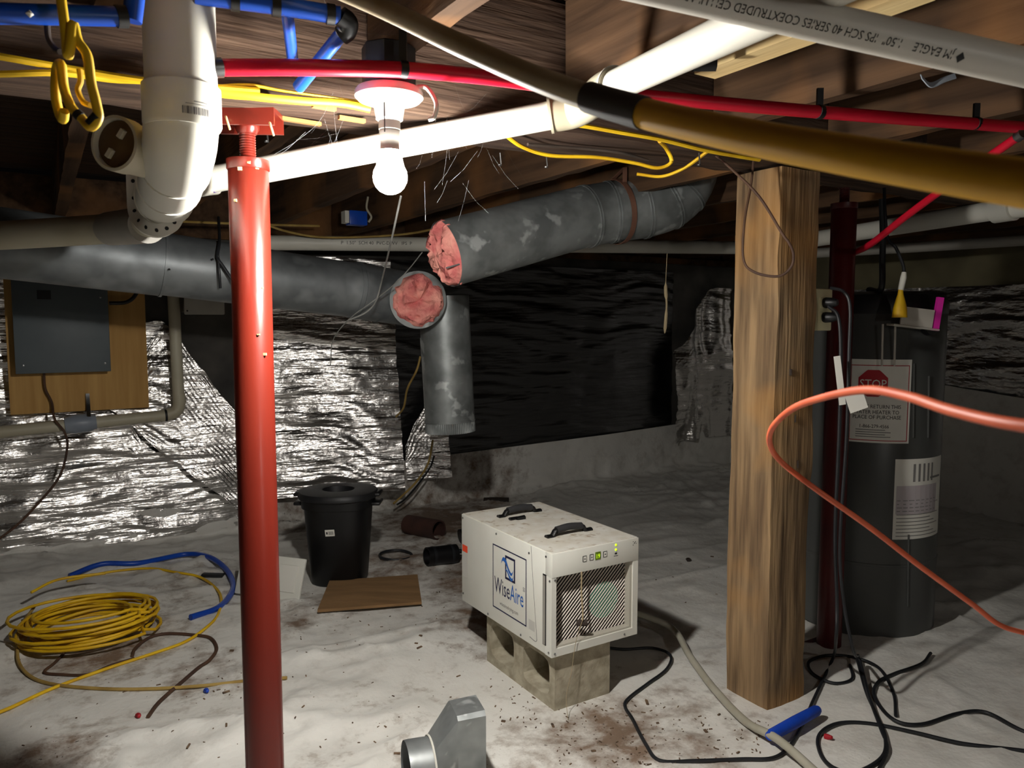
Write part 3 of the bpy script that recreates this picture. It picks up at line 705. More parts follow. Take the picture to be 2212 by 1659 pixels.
def pex_blue():
    P = path([(420, -12, 1.28), (610, 14, 1.33), (735, 34, 1.36)])
    t = thing('water_pipe', 'blue plastic water pipe with two branches above the red pipe', 'pipe', P[0])
    part('main_pipe', MB().tube(cr(P, 5), .0150, 16), M_PEXBLUE, t)
    part('elbow', MB().tube(cr([P[2], at(752, 48, 1.37), at(750, 66, 1.38), at(738, 76, 1.385)], 4), .017, 14), M_BLACK, t, 'black elbow fitting')
    a, b = at(743, 66, 1.38), at(645, 188, 1.50)
    part('branch_pipe', MB().tube([a, b], .0120, 16), M_PEXBLUE, t); part('crimp_ring', ring_at(a, b - a, .0145, .012, 16), M_STEEL, t)
    a, b = at(620, 24, 1.335), at(634, 145, 1.50)
    part('branch_pipe', MB().tube([a, b], .0105, 14), M_PEXBLUE, t)
    for px, py, Y in ((597, 13, 1.327), (714, 31, 1.354), (508, 1, 1.303)): c = at(px, py, Y); part('pipe_clamp', ring_at(c, P[1] - P[0], .0172, .014, 16), M_BLACKTAPE, t)
    P = path([(-160, 26, 1.0), (120, 32, 1.08), (262, 36, 1.13)])
    t = thing('water_pipe', 'dark blue water pipe at the upper left with a tee', 'pipe', P[0])
    part('main_pipe', MB().tube(P, .0135, 16), M_PEXBLUE, t)
    part('tee', MB().tube([at(285, 46, 1.14), at(292, -14, 1.14)], .0135, 14), M_PEXBLUE, t, 'blue tee fitting')
    part('crimp_ring', ring_at(P[2], P[1] - P[2], .0155, .014, 16), M_BLACKTAPE, t)
    part('white_blob', MB().lathe([(0, -.005), (.005, 0), (0, .005)], 8, Matrix.Translation(at(64, 30, 1.05))), M_PVC, t)
pex_blue()

# ------------------------------------------------------------------ cables overhead
def cable(name, label, cat, pts, r=.0042, m=None, flat=1.7, group=None, per=7, up=(0, 0, 1), n=8):
    P = cr(path(pts) if len(pts[0]) == 3 and not isinstance(pts[0], Vector) else pts, per)
    return single(name, MB().tube(P, r, n, flat=flat, up=up if flat != 1 else None), m or M_YEL, label, cat, group)
UPV = (.3, -.4, .8)
cable('power_cable', 'upper yellow cable of the pair on the beam left of the drain pipe', 'cable', [(-200, 88, 1.2), (0, 122, 1.265), (150, 148, 1.33), (330, 176, 1.39), (560, 196, 1.485)], .0060, flat=1.0)
cable('power_cable', 'lower yellow cable of the pair on the beam left of the drain pipe', 'cable', [(-200, 164, 1.21), (0, 160, 1.27), (130, 158, 1.32), (240, 172, 1.37), (330, 178, 1.40), (470, 204, 1.46), (600, 214, 1.52)], .0055, flat=1.0)
cable('power_cable', 'flat yellow cable with print running from the drain pipe to the lamp', 'cable', [(462, 196, 1.448), (560, 210, 1.485), (660, 219, 1.53), (740, 224, 1.565), (800, 236, 1.59)], .0035, flat=2.2, up=(.2, -.8, -.5))
cable('power_cable', 'thin yellow cable above the flat one by the red post', 'cable', [(462, 187, 1.445), (540, 184, 1.48), (610, 196, 1.51), (680, 206, 1.54), (790, 222, 1.59)], .0033, flat=1.4)
cable('power_cable', 'yellow cable stapled to the beam right of the white elbow', 'cable', [(1190, 264, 1.80), (1260, 272, 1.84), (1340, 286, 1.89), (1430, 302, 1.95), (1530, 326, 2.03), (1640, 345, 2.12)], .0055, flat=1.3)
cable('power_cable', 'yellow cable sagging in a loop above the galvanized elbow', 'cable', [(1092, 292, 1.86), (1130, 318, 1.92), (1190, 336, 1.98), (1290, 340, 2.04), (1370, 352, 2.08), (1420, 363, 2.1), (1450, 350, 2.1), (1440, 322, 2.08), (1425, 305, 2.0)], .0048, flat=1.2)
cable('power_cable', 'short yellow cable hooked over the duct elbow', 'cable', [(1376, 376, 2.2), (1430, 381, 2.2), (1480, 362, 2.16), (1530, 326, 2.1)], .0045, flat=1.2)
cable('power_cable', 'dark cable lying along the beam underside above the galvanized elbow', 'cable', [(1140, 312, 1.9), (1250, 320, 2.0), (1340, 330, 2.05), (1400, 346, 2.1)], .004, M_LEATHER, flat=1.0)
cable('power_cable', 'dull yellow cable strung along the far joists left of the red post', 'cable', [(380, 478, 3.6), (480, 482, 3.8), (600, 486, 4.0), (690, 488, 4.15)], .006, M_YELDULL, flat=1.0)
cable('power_cable', 'sagging dull cable on the far joists right of the red post', 'cable', [(560, 480, 3.9), (620, 500, 4.0), (690, 512, 4.1), (780, 512, 4.2), (880, 505, 4.3), (960, 490, 4.4)], .006, M_YELDULL, flat=1.0)
def hung_coil():
    Y = 1.05; r = .0062
    pts = [(128, -30, 1.04), (140, 60, 1.03), (146, 118, 1.02), (152, 100, 1.02), (158, 52, 1.03), (168, 88, 1.03), (188, 120, 1.03), (197, 180, 1.03), (208, 225, 1.03), (212, 255, 1.03), (196, 274, 1.03), (176, 255, 1.04), (152, 228, 1.05), (138, 190, 1.06), (132, 140, 1.06), (122, 150, 1.07), (120, 205, 1.07), (128, 245, 1.07), (136, 258, 1.06), (139, 240, 1.05)]
    t = thing('power_cable', 'knotted yellow cable loop hanging at the upper left', 'cable', at(165, 275, 1.04))
    part('cable', MB().tube(cr(path(pts), 8), r, 10), M_YEL, t)
    part('inner_loop', MB().tube(cr(path([(102, 36, 1.08), (104, 80, 1.08), (118, 104, 1.08), (130, 112, 1.07)]), 6), .004, 8), M_LEATHER, t)
    part('inner_loop', MB().tube(cr(path([(172, 150, 1.06), (174, 175, 1.06), (168, 195, 1.06), (180, 220, 1.06), (196, 228, 1.05)]), 6), .004, 8), M_YEL, t)
    part('tape_wrap', ring_at(at(203, 260, 1.03), at(212, 250, 1.03) - at(196, 268, 1.03), .0075, .016, 12), M_BLACKTAPE, t)
    part('tape_wrap', ring_at(at(170, 249, 1.04), at(176, 255, 1.04) - at(164, 243, 1.04), .0072, .008, 12), M_BLACKTAPE, t)
hung_coil()
def cleats():
    p = W_(1.19, .98); z = 1.77
    mb = bbox_((1.165, .70, 1.765), (1.225, 1.16, 1.80)); t = single('wood_cleat', mb, M_NEWWOOD, 'pale new wood strip along the joist beside the white pipe', 'cleat', smooth=False, rot=RB.copy())
    mb = bbox_((1.20, .05, 1.79), (1.29, .62, 1.83)); single('wood_cleat', mb, M_NEWWOOD, 'pale new wood block above the printed pipe at top right', 'cleat', smooth=False, rot=RB.copy())
    P = at(1522, 140, 1.5); single('tape_scrap', MB().roughbox(P - Vector((.022, .012, .012)), P + Vector((.022, .012, .014)), .008, .004, 3), M_BLACKTAPE, 'black tape lump at the end of the pale wood strip', 'tape')
    P = [at(1990, 166, 1.66), at(2010, 184, 1.66), at(2040, 172, 1.66), at(2064, 164, 1.66), at(2045, 158, 1.67), at(2015, 170, 1.67)]
    single('plastic_scrap', ribbon(cr(P[:4], 5), (0, .6, 1), .014, .001), M_GREYTAPE, 'grey plastic scrap hanging below the right joist', 'scrap')
cleats()
def jbox():
    c = at(1955, 312, 2.5); t = thing('junction_box', 'grey metal junction box behind the red pipe near the heater', 'electrical box', c - Vector((0, 0, .04)))
    M = Matrix.Translation(c) @ Matrix.Rotation(.25, 4, 'Z')
    part('box', MB().rbox((-.055, -.04, -.035), (.05, .04, .035), .004, M), M_STEEL, t)
    part('white_connector', MB().lathe([(.016, 0), (.014, .03), (.006, .045)], 12, Matrix.Translation(c + Vector((-.055, -.02, -.01))) @ Matrix.Rotation(-1.7, 4, 'Y')), M_PVC, t)
    part('cable', MB().tube(cr(path([(1985, 326, 2.5), (2012, 336, 2.5), (2042, 362, 2.5), (2060, 390, 2.5)]), 6), .006, 8), M_YELDULL, t)
    part('cable', MB().tube(cr(path([(1838, 326, 2.5), (1880, 306, 2.5), (1930, 310, 2.5)]), 6), .005, 8), M_YELDULL, t)
jbox()
cable('power_cable', 'dull cable pair sagging at the far right under the joists', 'cable', [(2030, 348, 2.6), (2090, 356, 2.65), (2160, 358, 2.7), (2260, 372, 2.8)], .007, M_YELDULL, flat=1.0)

# ------------------------------------------------------------------ ducts
def duct_lower():
    r = .126; pts = [(-420, 470, 2.45), (0, 540, 2.72), (350, 570, 3.0), (600, 604, 3.24), (770, 628, 3.44), (850, 640, 3.55), (890, 647, 3.60)]
    P = [at(*q) for q in pts]; t = thing('air_duct', 'long round galvanized duct plugged with pink insulation along the wall', 'duct', P[4])
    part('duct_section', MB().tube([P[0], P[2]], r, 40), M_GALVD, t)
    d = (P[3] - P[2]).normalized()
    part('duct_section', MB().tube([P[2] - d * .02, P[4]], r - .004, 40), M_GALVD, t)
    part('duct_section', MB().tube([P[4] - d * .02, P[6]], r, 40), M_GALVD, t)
    for k in (2, 4): part('seam_bead', ring_at(P[k], P[k + 1] - P[k], r + .004, .010, 40), M_GALVD, t)
    for px, py in ((795, 632), (815, 636)): c = at(px, py, 3.49 if px < 800 else 3.51); part('seam_bead', ring_at(c, d, r + .004, .007, 40), M_GALVD, t)
    d2 = Vector((.34, -.93, -.10)).normalized(); e = at(903, 648, 3.44)
    part('takeoff_collar', MB().tube([e - d2 * .16, e - d2 * .006, e], [r - .006, r - .006, r + .002], 40, cap=False), M_GALVD, t)
    part('end_rim', ring_at(e, d2, r + .004, .008, 40), M_GALV, t, 'bright rolled rim')
    for px, py in ((366, 582), (460, 560), (520, 598)):
        q = at(px, py, 2.9); part('screw', MB().lathe([(.004, 0), (.004, .003), (0, .004)], 8, Matrix.Translation(at(px, py, 2.885 + (px - 366) * .0009)) @ Matrix.Rotation(math.pi / 2, 4, 'X')), M_PBLACK, t)
    ins = pink_plug(e - d2 * .02, d2, .118, .06, 3, t)
    return t
def pink_plug(e, d, r, out, seed, t, sq=(1, 1)):
    Mq = Matrix.Translation(e) @ d.to_track_quat('Z', 'Y').to_matrix().to_4x4(); vs = []; fs = []; n = 40; K = 14
    for i in range(K + 1):
        q = i / K * math.pi / 2
        for k in range(n):
            an = 2 * math.pi * k / n; rr = r * math.cos(q) ** .45; z = out * math.sin(q)
            x, y = rr * math.cos(an) * sq[0], rr * math.sin(an) * sq[1]
            nn = float(ridged(np.array(x * 22 + seed), np.array(y * 22 + z * 10), 3)) - .6; n2 = float(fbm(np.array(x * 60 + seed), np.array(y * 60 + z * 40), 2)) - .5
            s = 1 + (nn * .16 + n2 * .08) * (1 if i else .3)
            vs.append(Mq @ Vector((x * s, y * s, z * s + nn * .05 * math.sin(q))))
    for i in range(K):
        for k in range(n): fs.append((i * n + k, i * n + (k + 1) % n, (i + 1) * n + (k + 1) % n, (i + 1) * n + k))
    return part('insulation_plug', MB().add(vs, fs), M_PINK, t, 'fluffy pink fiberglass plug')
duct_lower()
def duct_vertical():
    P0, P1 = at(962, 712, 3.70), at(972, 908, 3.70); d = (P1 - P0).normalized()
    t = thing('air_duct', 'short vertical galvanized duct hanging below the plugged duct', 'duct', P1)
    part('duct_section', MB().tube([P0 - d * .16, P1], .122, 40, cap=False), M_GALV, t)
    n = 80; vs = []; fs = []                                            # crimped end
    Mq = Matrix.Translation(P1) @ d.to_track_quat('Z', 'Y').to_matrix().to_4x4()
    for z in (0, .055):
        for k in range(n * 2):
            rr = .121 + (.0025 if k % 2 else -.0025) * (1 if z else .4); an = math.pi * k / n; vs.append(Mq @ Vector((rr * math.cos(an), rr * math.sin(an), z)))
    N2 = n * 2; fs = [(k, (k + 1) % N2, N2 + (k + 1) % N2, N2 + k) for k in range(N2)]
    part('crimped_end', MB().add(vs, fs), M_GALV, t, smooth=False)
    part('bead', ring_at(P1, d, .1245, .008, 40), M_GALV, t)
    part('side_seam', MB().tube([at(909, 730, 3.70) , at(921, 905, 3.70)], .004, 6), M_GALV, t)
duct_vertical()
def duct_upper():
    r = .127
    e = at(962, 549, 2.92); b = at(1255, 470, 3.22); d = (b - e).normalized()
    t = thing('air_duct', 'upper galvanized duct with ribbed elbow and pink insulation in its open end', 'duct', e)
    part('duct_section', MB().tube([e, b], r, 44, cap=False), M_GALV, t)
    up = Vector((0, 0, 1)); lo = (-d.cross(Vector((0, 1, 0)))).normalized()
    part('long_seam', MB().tube([e + Vector((.012, -.112, -.060)), b + Vector((.0, -.112, -.060))], .003, 6), M_GALVD, t, 'raised lengthwise seam')
    E = [b - d * .03, at(1290, 463, 3.25), at(1345, 455, 3.28), at(1400, 447, 3.30), at(1448, 428, 3.32), at(1478, 392, 3.33), at(1492, 340, 3.33), at(1496, 300, 3.33)]
    Pe = cr(E, 4); part('elbow', MB().tube(Pe, [r * 1.0] * len(Pe), 44, cap=False), M_GALV, t, angle=60)
    for px, k in ((0, 2), (1, 6), (2, 11), (3, 15), (4, 18)):
        for s in (-.006, .006):
            dd = (Pe[k + 1] - Pe[k]).normalized(); part('elbow_rib', ring_at(Pe[k] + dd * s, dd, r + .0045, .005, 40), M_GALV, t)
    pink_plug(e + d * .02, -d, .12, .05, 8, t, (1, 1.05))
    c = at(1332, 458, 3.275); dd = (at(1345, 455, 3.28) - at(1290, 463, 3.25)).normalized()
    st = thing('duct_strap', 'brown metal strap slung around the ribbed duct', 'strap', c - Vector((0, 0, .15)))
    n1 = Vector((0, 0, 1)) - dd * dd.z; n1.normalize(); n2 = dd.cross(n1)
    lp = [c + dd * .02 * math.sin(q) + (n1 * math.cos(q) + n2 * math.sin(q)) * (r + .008) for q in [k * 2 * math.pi / 32 for k in range(33)]]
    part('loop', ribbon(lp, dd, .022), M_BROWNSTRAP, st)
    part('tail', ribbon([c + n1 * (r + .006), at(1350, 362, 3.2), Vector((at(1350, 362, 3.2).x, at(1350, 362, 3.2).y, 1.79))], dd, .02), M_BROWNSTRAP, st)
duct_upper()
cable('bundled_wire', 'black wire tied around the lower duct left of the red post', 'wire', [(472, 470, 3.3), (474, 520, 3.05), (470, 555, 2.98), (482, 575, 2.98), (500, 602, 2.99), (512, 622, 3.0)], .006, M_RUBBER, flat=1.0)
cable('bundled_wire', 'black wire tail hanging across the lower duct', 'wire', [(471, 552, 2.98), (474, 590, 2.97), (476, 622, 2.99)], .005, M_RUBBER, flat=1.0)
cable('loose_wire', 'pale wire dangling from the bulb across the duct mouth', 'wire', [(866, 424, 2.2), (854, 480, 2.3), (843, 530, 2.5), (826, 600, 3.0), (812, 650, 3.1), (790, 675, 3.15), (752, 692, 3.2)], .0032, M_GREYWIRE, flat=1.0)
cable('loose_wire', 'thin pale wire curling down over the glinting foil', 'wire', [(912, 545, 3.0), (880, 585, 3.1), (845, 620, 3.2), (800, 655, 3.25), (765, 680, 3.3), (735, 710, 3.4), (718, 740, 3.5), (714, 790, 3.6)], .0022, M_GREYWIRE, flat=1.0)

# ------------------------------------------------------------------ far pipes and boxes
def far_pipe():
    t = thing('drain_pipe', 'white printed pipe running along the back wall behind the ducts', 'pipe', at(1100, 540, 4.6))
    a, b = at(560, 524, 4.15), at(1660, 536, 5.0)
    part('pipe', MB().tube([a, b], .040, 20), M_PVC, t)
    d = (b - a).normalized(); toc = (Vector((0, 0, CAMH)) - at(760, 530, 4.3)); toc = (toc - d * toc.dot(d)).normalized(); up = toc.cross(d)
    if up.z < 0: up = -up
    o = at(735, 528, 4.29); o = a + d * (o - a).dot(d)
    part('lettering', text_mb('P  1.50"  SCH 40  PVC-DWV   IPS  P', .026, lambda x, y: o + d * x + toc * .0402 + up * (y - .004)), M_PBLACK, t, smooth=False)
far_pipe()
def far_pipe2():
    t = thing('drain_pipe', 'white pipe slanting past the water heater top to the right edge', 'pipe', at(1990, 480, 3.9))
    a, b, c = at(1740, 520, 4.1), at(2165, 452, 3.1), at(2330, 436, 2.85)
    part('pipe', MB().tube([a, b], .040, 20), M_PVC, t); part('coupling', MB().tube([b - (b - a).normalized() * .03, b + (b - a).normalized() * .05], .052, 20), M_PVC, t); part('pipe_end', MB().tube([b, c], .040, 20), M_PVC, t)
far_pipe2()
def far_pipe3():
    single('water_pipe', MB().tube([at(1740, 548, 4.8), at(1960, 535, 4.5), at(2330, 512, 4.2)], .03, 14), M_PVCGREY, 'grey pipe along the right wall below the slanting white pipe', 'pipe')
far_pipe3()
def bluebox():
    c = at(770, 472, 4.2); t = thing('junction_box', 'small blue plastic electrical box on the far joist', 'electrical box', c - Vector((0, 0, .04)))
    M = Matrix.Translation(c) @ Matrix.Rotation(TH, 4, 'Z')
    part('box', MB().rbox((-.05, -.035, -.038), (.05, .035, .038), .004, M), M_PEXBLUE, t); part('box_flange', MB().box((-.075, -.03, -.03), (-.052, .03, .034), M), M_PVC, t, smooth=False)
    part('wire', MB().tube(cr(path([(796, 480, 4.2), (802, 468, 4.2), (792, 450, 4.2), (795, 425, 4.2)]), 5), .006, 8), M_PVCOLD, t)
bluebox()
def elec():
    bP = 4.615
    a0, _ = onb(12, 700, bP); a1, z0 = onb(322, 880, bP)
    t = thing('backing_board', 'plywood board fixed to the foil wall behind the panel', 'board', Matrix.Translation(W_((a0 + a1) / 2, bP, z0)) @ RB)
    part('board', bbox_((a0, bP, z0 - .0), (a1, bP + .018, 1.55)), M_PLY, t, smooth=False)
    for a in (a0 + .06, a1 - .06): part('batten', bbox_((a - .04, bP + .018, z0 + .02), (a + .04, B1, 1.5)), M_NEWWOOD, t, smooth=False)
    bF = 4.50; c0, _ = onb(28, 700, bF); c1, y0 = onb(240, 802, bF)
    t = thing('breaker_cabinet', 'grey metal electrical panel mounted on the plywood board', 'panel', Matrix.Translation(W_((c0 + c1) / 2, bF, y0)) @ RB)
    part('cabinet', bbox_((c0 + .012, bF + .012, y0 + .012), (c1 - .012, bP, 1.52)), M_PANEL, t, smooth=False)
    cov = part('cover', bbox_((c0, bF, y0), (c1, bF + .012, 1.53), .003), M_PANEL, t)
    ah, zh = onb(95, 640, bF); part('recess_latch', bbox_((ah - .03, bF - .004, zh - .015), (ah + .03, bF, zh + .03)), M_PBLACK, cov, smooth=False)
    for px, py in ((50, 790), (227, 785), (217, 642)):
        a, z = onb(px, py, bF); part('screw', MB().lathe([(.006, 0), (.005, .003), (0, .004)], 10, Matrix.Translation(W_(a, bF, z)) @ RB @ Matrix.Rotation(math.pi / 2, 4, 'X')), M_STEEL, cov)
    cable('power_cable', 'black cable curving out of the panel side', 'cable', [W_(*onb(236, 655, 4.56)[:1], 4.56, onb(236, 655, 4.56)[1]), W_(onb(275, 652, 4.56)[0], 4.56, onb(275, 652, 4.56)[1]), W_(onb(296, 630, 4.56)[0], 4.56, onb(296, 630, 4.56)[1]), W_(onb(296, 590, 4.56)[0], 4.56, onb(296, 590, 4.56)[1])], .010, M_RUBBER, flat=1.0)
    def wp(px, py, b): a, z = onb(px, py, b); return W_(a, b, z)
    t = thing('conduit', 'cream plastic conduit bending from vertical to horizontal below the board', 'conduit', wp(380, 890, 4.6))
    b = 4.56
    part('vertical_run', MB().tube([wp(372, 590, b), wp(386, 862, b)], .031, 20), M_PVCOLD, t)
    part('bend', MB().tube(cr([wp(386, 850, b), wp(387, 872, b), wp(380, 888, b), wp(362, 896, b), wp(345, 899, b)], 6), .034, 20), M_PVCOLD, t)
    part('horizontal_run', MB().tube([wp(352, 898, b), wp(150, 918, b), wp(-160, 950, b)], .031, 20), M_PVCOLD, t)
    part('joint_band', ring_at(wp(358, 897, b), wp(300, 903, b) - wp(358, 897, b), .035, .012, 20), M_BLACKTAPE, t)
    part('tape_patch', MB().tube([wp(140, 919, b), wp(160, 916, b), wp(190, 913, b), wp(208, 911, b)], [.040, .052, .050, .038], 14), M_GREYTAPE, t, 'crumpled grey tape patch')
    part('hanger_strap', ribbon([wp(189, 850, 4.60), wp(191, 880, 4.58), wp(192, 900, 4.525)], (1, .6, 0), .018), M_STEEL, t)
    cable('loose_wire', 'brown wire dropping from the panel to the floor at the left', 'wire', [wp(95, 806, 4.58), wp(98, 840, 4.58), wp(112, 870, 4.58), wp(118, 905, 4.52), wp(140, 935, 4.5), wp(145, 970, 4.5), wp(128, 1030, 4.45), wp(80, 1090, 4.4), wp(30, 1140, 4.35), wp(-40, 1190, 4.3)], .006, M_BROWNWIRE, flat=1.0)
    # white plate box by the wall
    c = wp(441, 650, 4.45); M = Matrix.Translation(c) @ RB
    t = thing('electrical_box', 'white flat box on the wall peeking out under the duct', 'electrical box', c - Vector((0, 0, .1)))
    part('cover_plate', MB().rbox((-.105, -.012, -.075), (.105, .012, .10), .008, M), M_PVCGREY, t)
    part('box', MB().box((-.09, .012, -.06), (.09, B1 - 4.45 - .002, .09), M), M_PVCGREY, t, smooth=False)
    part('screw', MB().lathe([(.005, 0), (0, .004)], 8, M @ Matrix.Translation((-.09, -.012, -.055)) @ Matrix.Rotation(math.pi / 2, 4, 'X')), M_PBLACK, t)
elec()

# ------------------------------------------------------------------ dehumidifier on its block
DO = W_(1.343, 1.913); DM = Matrix.Translation(Vector((DO.x, DO.y, .193))) @ RB
def dehumidifier():
    t = thing('dehumidifier', 'white metal crawl-space dehumidifier with two black handles on a concrete block', 'dehumidifier', DM)
    Wd, Dp, H = .358, .60, .338
    def B(lo, hi, r=0): return MB().rbox(lo, hi, r, DM) if r else MB().box(lo, hi, DM)
    part('body', B((0, .036, .0), (Wd, Dp, H - .001), .003), M_WHITEMETAL, t)
    part('top_cover', B((.004, .003, H - .001), (Wd - .004, Dp - .004, H + .0015)), M_DIRTYWHITE, t, 'dusty white top', smooth=False)
    ft = part('front_frame', MB().box((0, 0, 0), (.018, .036, H - .078), DM).box((Wd - .022, 0, 0), (Wd, .036, H - .078), DM).box((.018, 0, 0), (Wd - .022, .036, .026), DM), M_WHITEMETAL, t, smooth=False)
    part('inner_frame', MB().box((.018, .006, .026), (.023, .036, H - .078), DM).box((Wd - .031, .006, .026), (Wd - .022, .036, H - .078), DM).box((.023, .006, .026), (Wd - .031, .036, .032), DM), M_GREYFRAME, ft, smooth=False)
    cp = part('control_panel', B((0, -.002, H - .078), (Wd, .036, H), .002), M_WHITEMETAL, t)
    x0, x1, z0, z1 = .023, Wd - .031, .032, H - .078
    part('filter_back', B((x0, .033, z0), (x1, .036, z1)), mat('filter_dark', (24, 19, 18), (36, 27, 25), rough=.9, scale=5), t, smooth=False)
    Mq = DM @ Matrix.Translation((.235, .0322, .135)) @ Matrix.Rotation(math.pi / 2, 4, 'X')
    part('fan_disc', MB().lathe([(0, .001), (.062, .001), (.062, 0)], 32, Mq), mat('teal_plastic', (84, 140, 118), rough=.6), t, 'pale teal disc behind the grille')
    mb = MB(); sp = .0145; k = -60                                       # diagonal bars clipped to the opening
    while k < 90:
        c = k * sp; k += 1
        # line z - z0 = (x - x0) * m + c
        m_ = .95; xa, xb = x0, x1
        za, zb = z0 + c, z0 + c + m_ * (x1 - x0)
        if zb < z0 or za > z1: continue
        if za < z0: xa = x0 - c / m_; za = z0
        if zb > z1: xb = x0 + (z1 - z0 - c) / m_; zb = z1
        if xb - xa < .004: continue
        p, q = DM @ Vector((xa, .0318, za)), DM @ Vector((xb, .0318, zb)); mb.tube([p, q], .0024, 4, cap=False, up=DM.to_3x3() @ Vector((0, 1, 0)))
    part('grille', mb, mat('grille_bars', (206, 196, 186), rough=.5), t, 'fine diagonal grille bars', kind='stuff', smooth=False)
    # controls
    f = lambda x, z: DM @ Vector((x, -.0026, z))
    zc = H - .038
    for i, x in enumerate((.128, .156, .212)):
        b = part('button', MB().rbox((x - .008, -.0035, zc - .010 + x * .02), (x + .008, -.0015, zc + .010 + x * .02), .001, DM), M_PBLACK, cp, 'black-edged button')
        part('button_face', MB().box((x - .006, -.0040, zc - .008 + x * .02), (x + .006, -.0032, zc + .008 + x * .02), DM), M_PAPER, b, smooth=False) if False else None
        mb = MB(); rect2(mb, lambda u, v: DM @ Vector((u, -.0037, v)), x - .006, x + .006, zc - .008 + x * .02, zc + .008 + x * .02)
        part_face = link_obj('button_face', mesh('button_face', mb, PM[b.name].inverted(), False), M_PAPER, cp)
        mb = MB(); mb.add([DM @ Vector((x + .0035 * c_, -.0039, zc + x * .02 + .0035 * s_)) for c_, s_ in ((-1, -.6), (1, -.6), (0, 1))], [(0, 1, 2)])
        link_obj('button_symbol', mesh('button_symbol', mb, PM[b.name].inverted(), False), M_PBLACK, cp)
    part('display', MB().box((.171, -.0036, zc - .009), (.193, -.0018, zc + .017), DM), mat('display_back', (96, 120, 30), rough=.4), cp, smooth=False)
    part('display_digits', text_mb('19', .021, lambda x, y: DM @ Vector((.1725 + x, -.0039, zc - .004 + y)), sx=.85), M_LED, cp, 'glowing green digits', smooth=False)
    for z in (zc + .012, zc + .028): part('indicator_light', MB().lathe([(0, -.0005), (.0045, -.0005), (.0035, .002), (0, .003)], 12, DM @ Matrix.Translation((.258, -.002, z)) @ Matrix.Rotation(math.pi / 2, 4, 'X')), M_LED, cp, 'glowing green indicator')
    mb = MB(); rect2(mb, f, .253, .263, zc - .004, zc + .002); rect2(mb, f, .249, .267, zc - .010, zc - .008)
    for i in range(3): rect2(mb, f, .331 + i * .005, .334 + i * .005, H - .024 + i * .005, H - .021 + i * .005); rect2(mb, f, .331 + i * .0065, .334 + i * .0065, H - .012 - i * .004, H - .0095 - i * .004)
    part('panel_marks', mb, M_PBLACK, cp, smooth=False)
    # left side: slot, door groove, logo
    sd = lambda y, z: DM @ Vector((-.0006, Dp - y, z))                  # y runs to the front along the left face
    part('filter_slot', MB().box((-.0015, .030, .03), (.006, .048, H - .075), DM), M_PBLACK, t, smooth=False)
    part('slot_strip', MB().box((-.0025, .034, .032), (.004, .045, H - .08), DM), mat('strip_grey', (150, 146, 138), rough=.5), t, smooth=False)
    mb = MB(); pts = cr([DM @ Vector((-.0004, .118, H - .004)), DM @ Vector((-.0004, .108, H - .10)), DM @ Vector((-.0004, .085, .05)), DM @ Vector((-.0004, .083, .03)), DM @ Vector((-.0004, .092, .022)), DM @ Vector((-.0004, .125, .026))], 6)
    part('door_seam', mb.tube(pts, .0009, 5), M_PGREY, t)
    L0, L1, Z0, Z1 = .235, .455, .052, .282
    st = part('logo_border', frame2(MB(), sd, L0, L1, Z0, Z1, .0045), M_NAVY, t, 'navy square border', smooth=False)
    sd2 = lambda y, z: DM @ Vector((-.0009, Dp - y, z))
    part('logo_mark', frame2(MB(), sd2, L0 + .085, L0 + .150, .178, .262, .008), M_NAVY, t, 'navy square of the logo', smooth=False)
    for ctr, ws in (([(-.028, .046), (-.014, .066), (.006, .060), (.024, .036), (.042, .026), (.056, .046)], [0, .012, .017, .015, .009, 0]),
                    ([(-.002, .034), (.014, .030), (.030, .013), (.046, .008), (.058, .026)], [0, .008, .013, .009, 0])):
        C = cr([Vector((q[0], q[1], w)) for q, w in zip(ctr, ws)], 5); vs = []
        for q in C:
            for sg in (-1, 1): vs.append(DM @ Vector((-.0012, Dp - (L0 + .085 + q.x), .178 + q.y + sg * max(0, q.z) / 2)))
        part('logo_wave', MB().add(vs, [(2 * i, 2 * i + 2, 2 * i + 3, 2 * i + 1) for i in range(len(C) - 1)]), M_PBLUE, t, 'blue wave of the logo', smooth=False)
    part('logo_text', text_mb('Wise', .082, lambda x, y: sd2(L0 + .012 + x, .112 + y), sx=.60), M_NAVY, t, 'navy lettering', smooth=False)
    part('logo_text', text_mb('Aire', .082, lambda x, y: sd2(L0 + .117 + x, .112 + y), sx=.60), M_PBLUE, t, 'blue lettering', smooth=False)
    part('logo_text', text_mb('5S', .020, lambda x, y: sd2(L0 + .198 + x, .168 + y), sx=.7), M_NAVY, t, smooth=False)
    part('logo_text', text_mb('wiseairedrying.com', .019, lambda x, y: sd2(L0 + .048 + x, .074 + y), sx=.82), M_PGREY, t, 'small grey web address', smooth=False)
    mb = MB(); rect2(mb, sd, .008, .048, .196, .222); part('warning_sticker', mb, mat('sticker_orange', (226, 72, 40), rough=.6), t, 'orange warning sticker', smooth=False)
    mb = MB(); rect2(mb, sd, .010, .046, .10, .192); part('rating_sticker', mb, mat('sticker_grey', (190, 188, 182), rough=.6), t, 'pale grey sticker', smooth=False)
    mb = MB(); rect2(mb, sd, .470, .505, .052, .085); part('rating_sticker', mb, MATS['sticker_grey'], t, smooth=False)
    for (y, z) in ((.012, H - .014), (.26, H - .016), (.47, H - .03), (.012, .03), (.20, .012), (.42, .012), (.568, H - .016), (.585, .012), (.59, H - .09)):
        part('screw', MB().lathe([(.0042, 0), (.0036, .002), (0, .0026)], 8, DM @ Matrix.Translation((0, Dp - y, z)) @ Matrix.Rotation(-math.pi / 2, 4, 'Y')), M_STEEL, t)
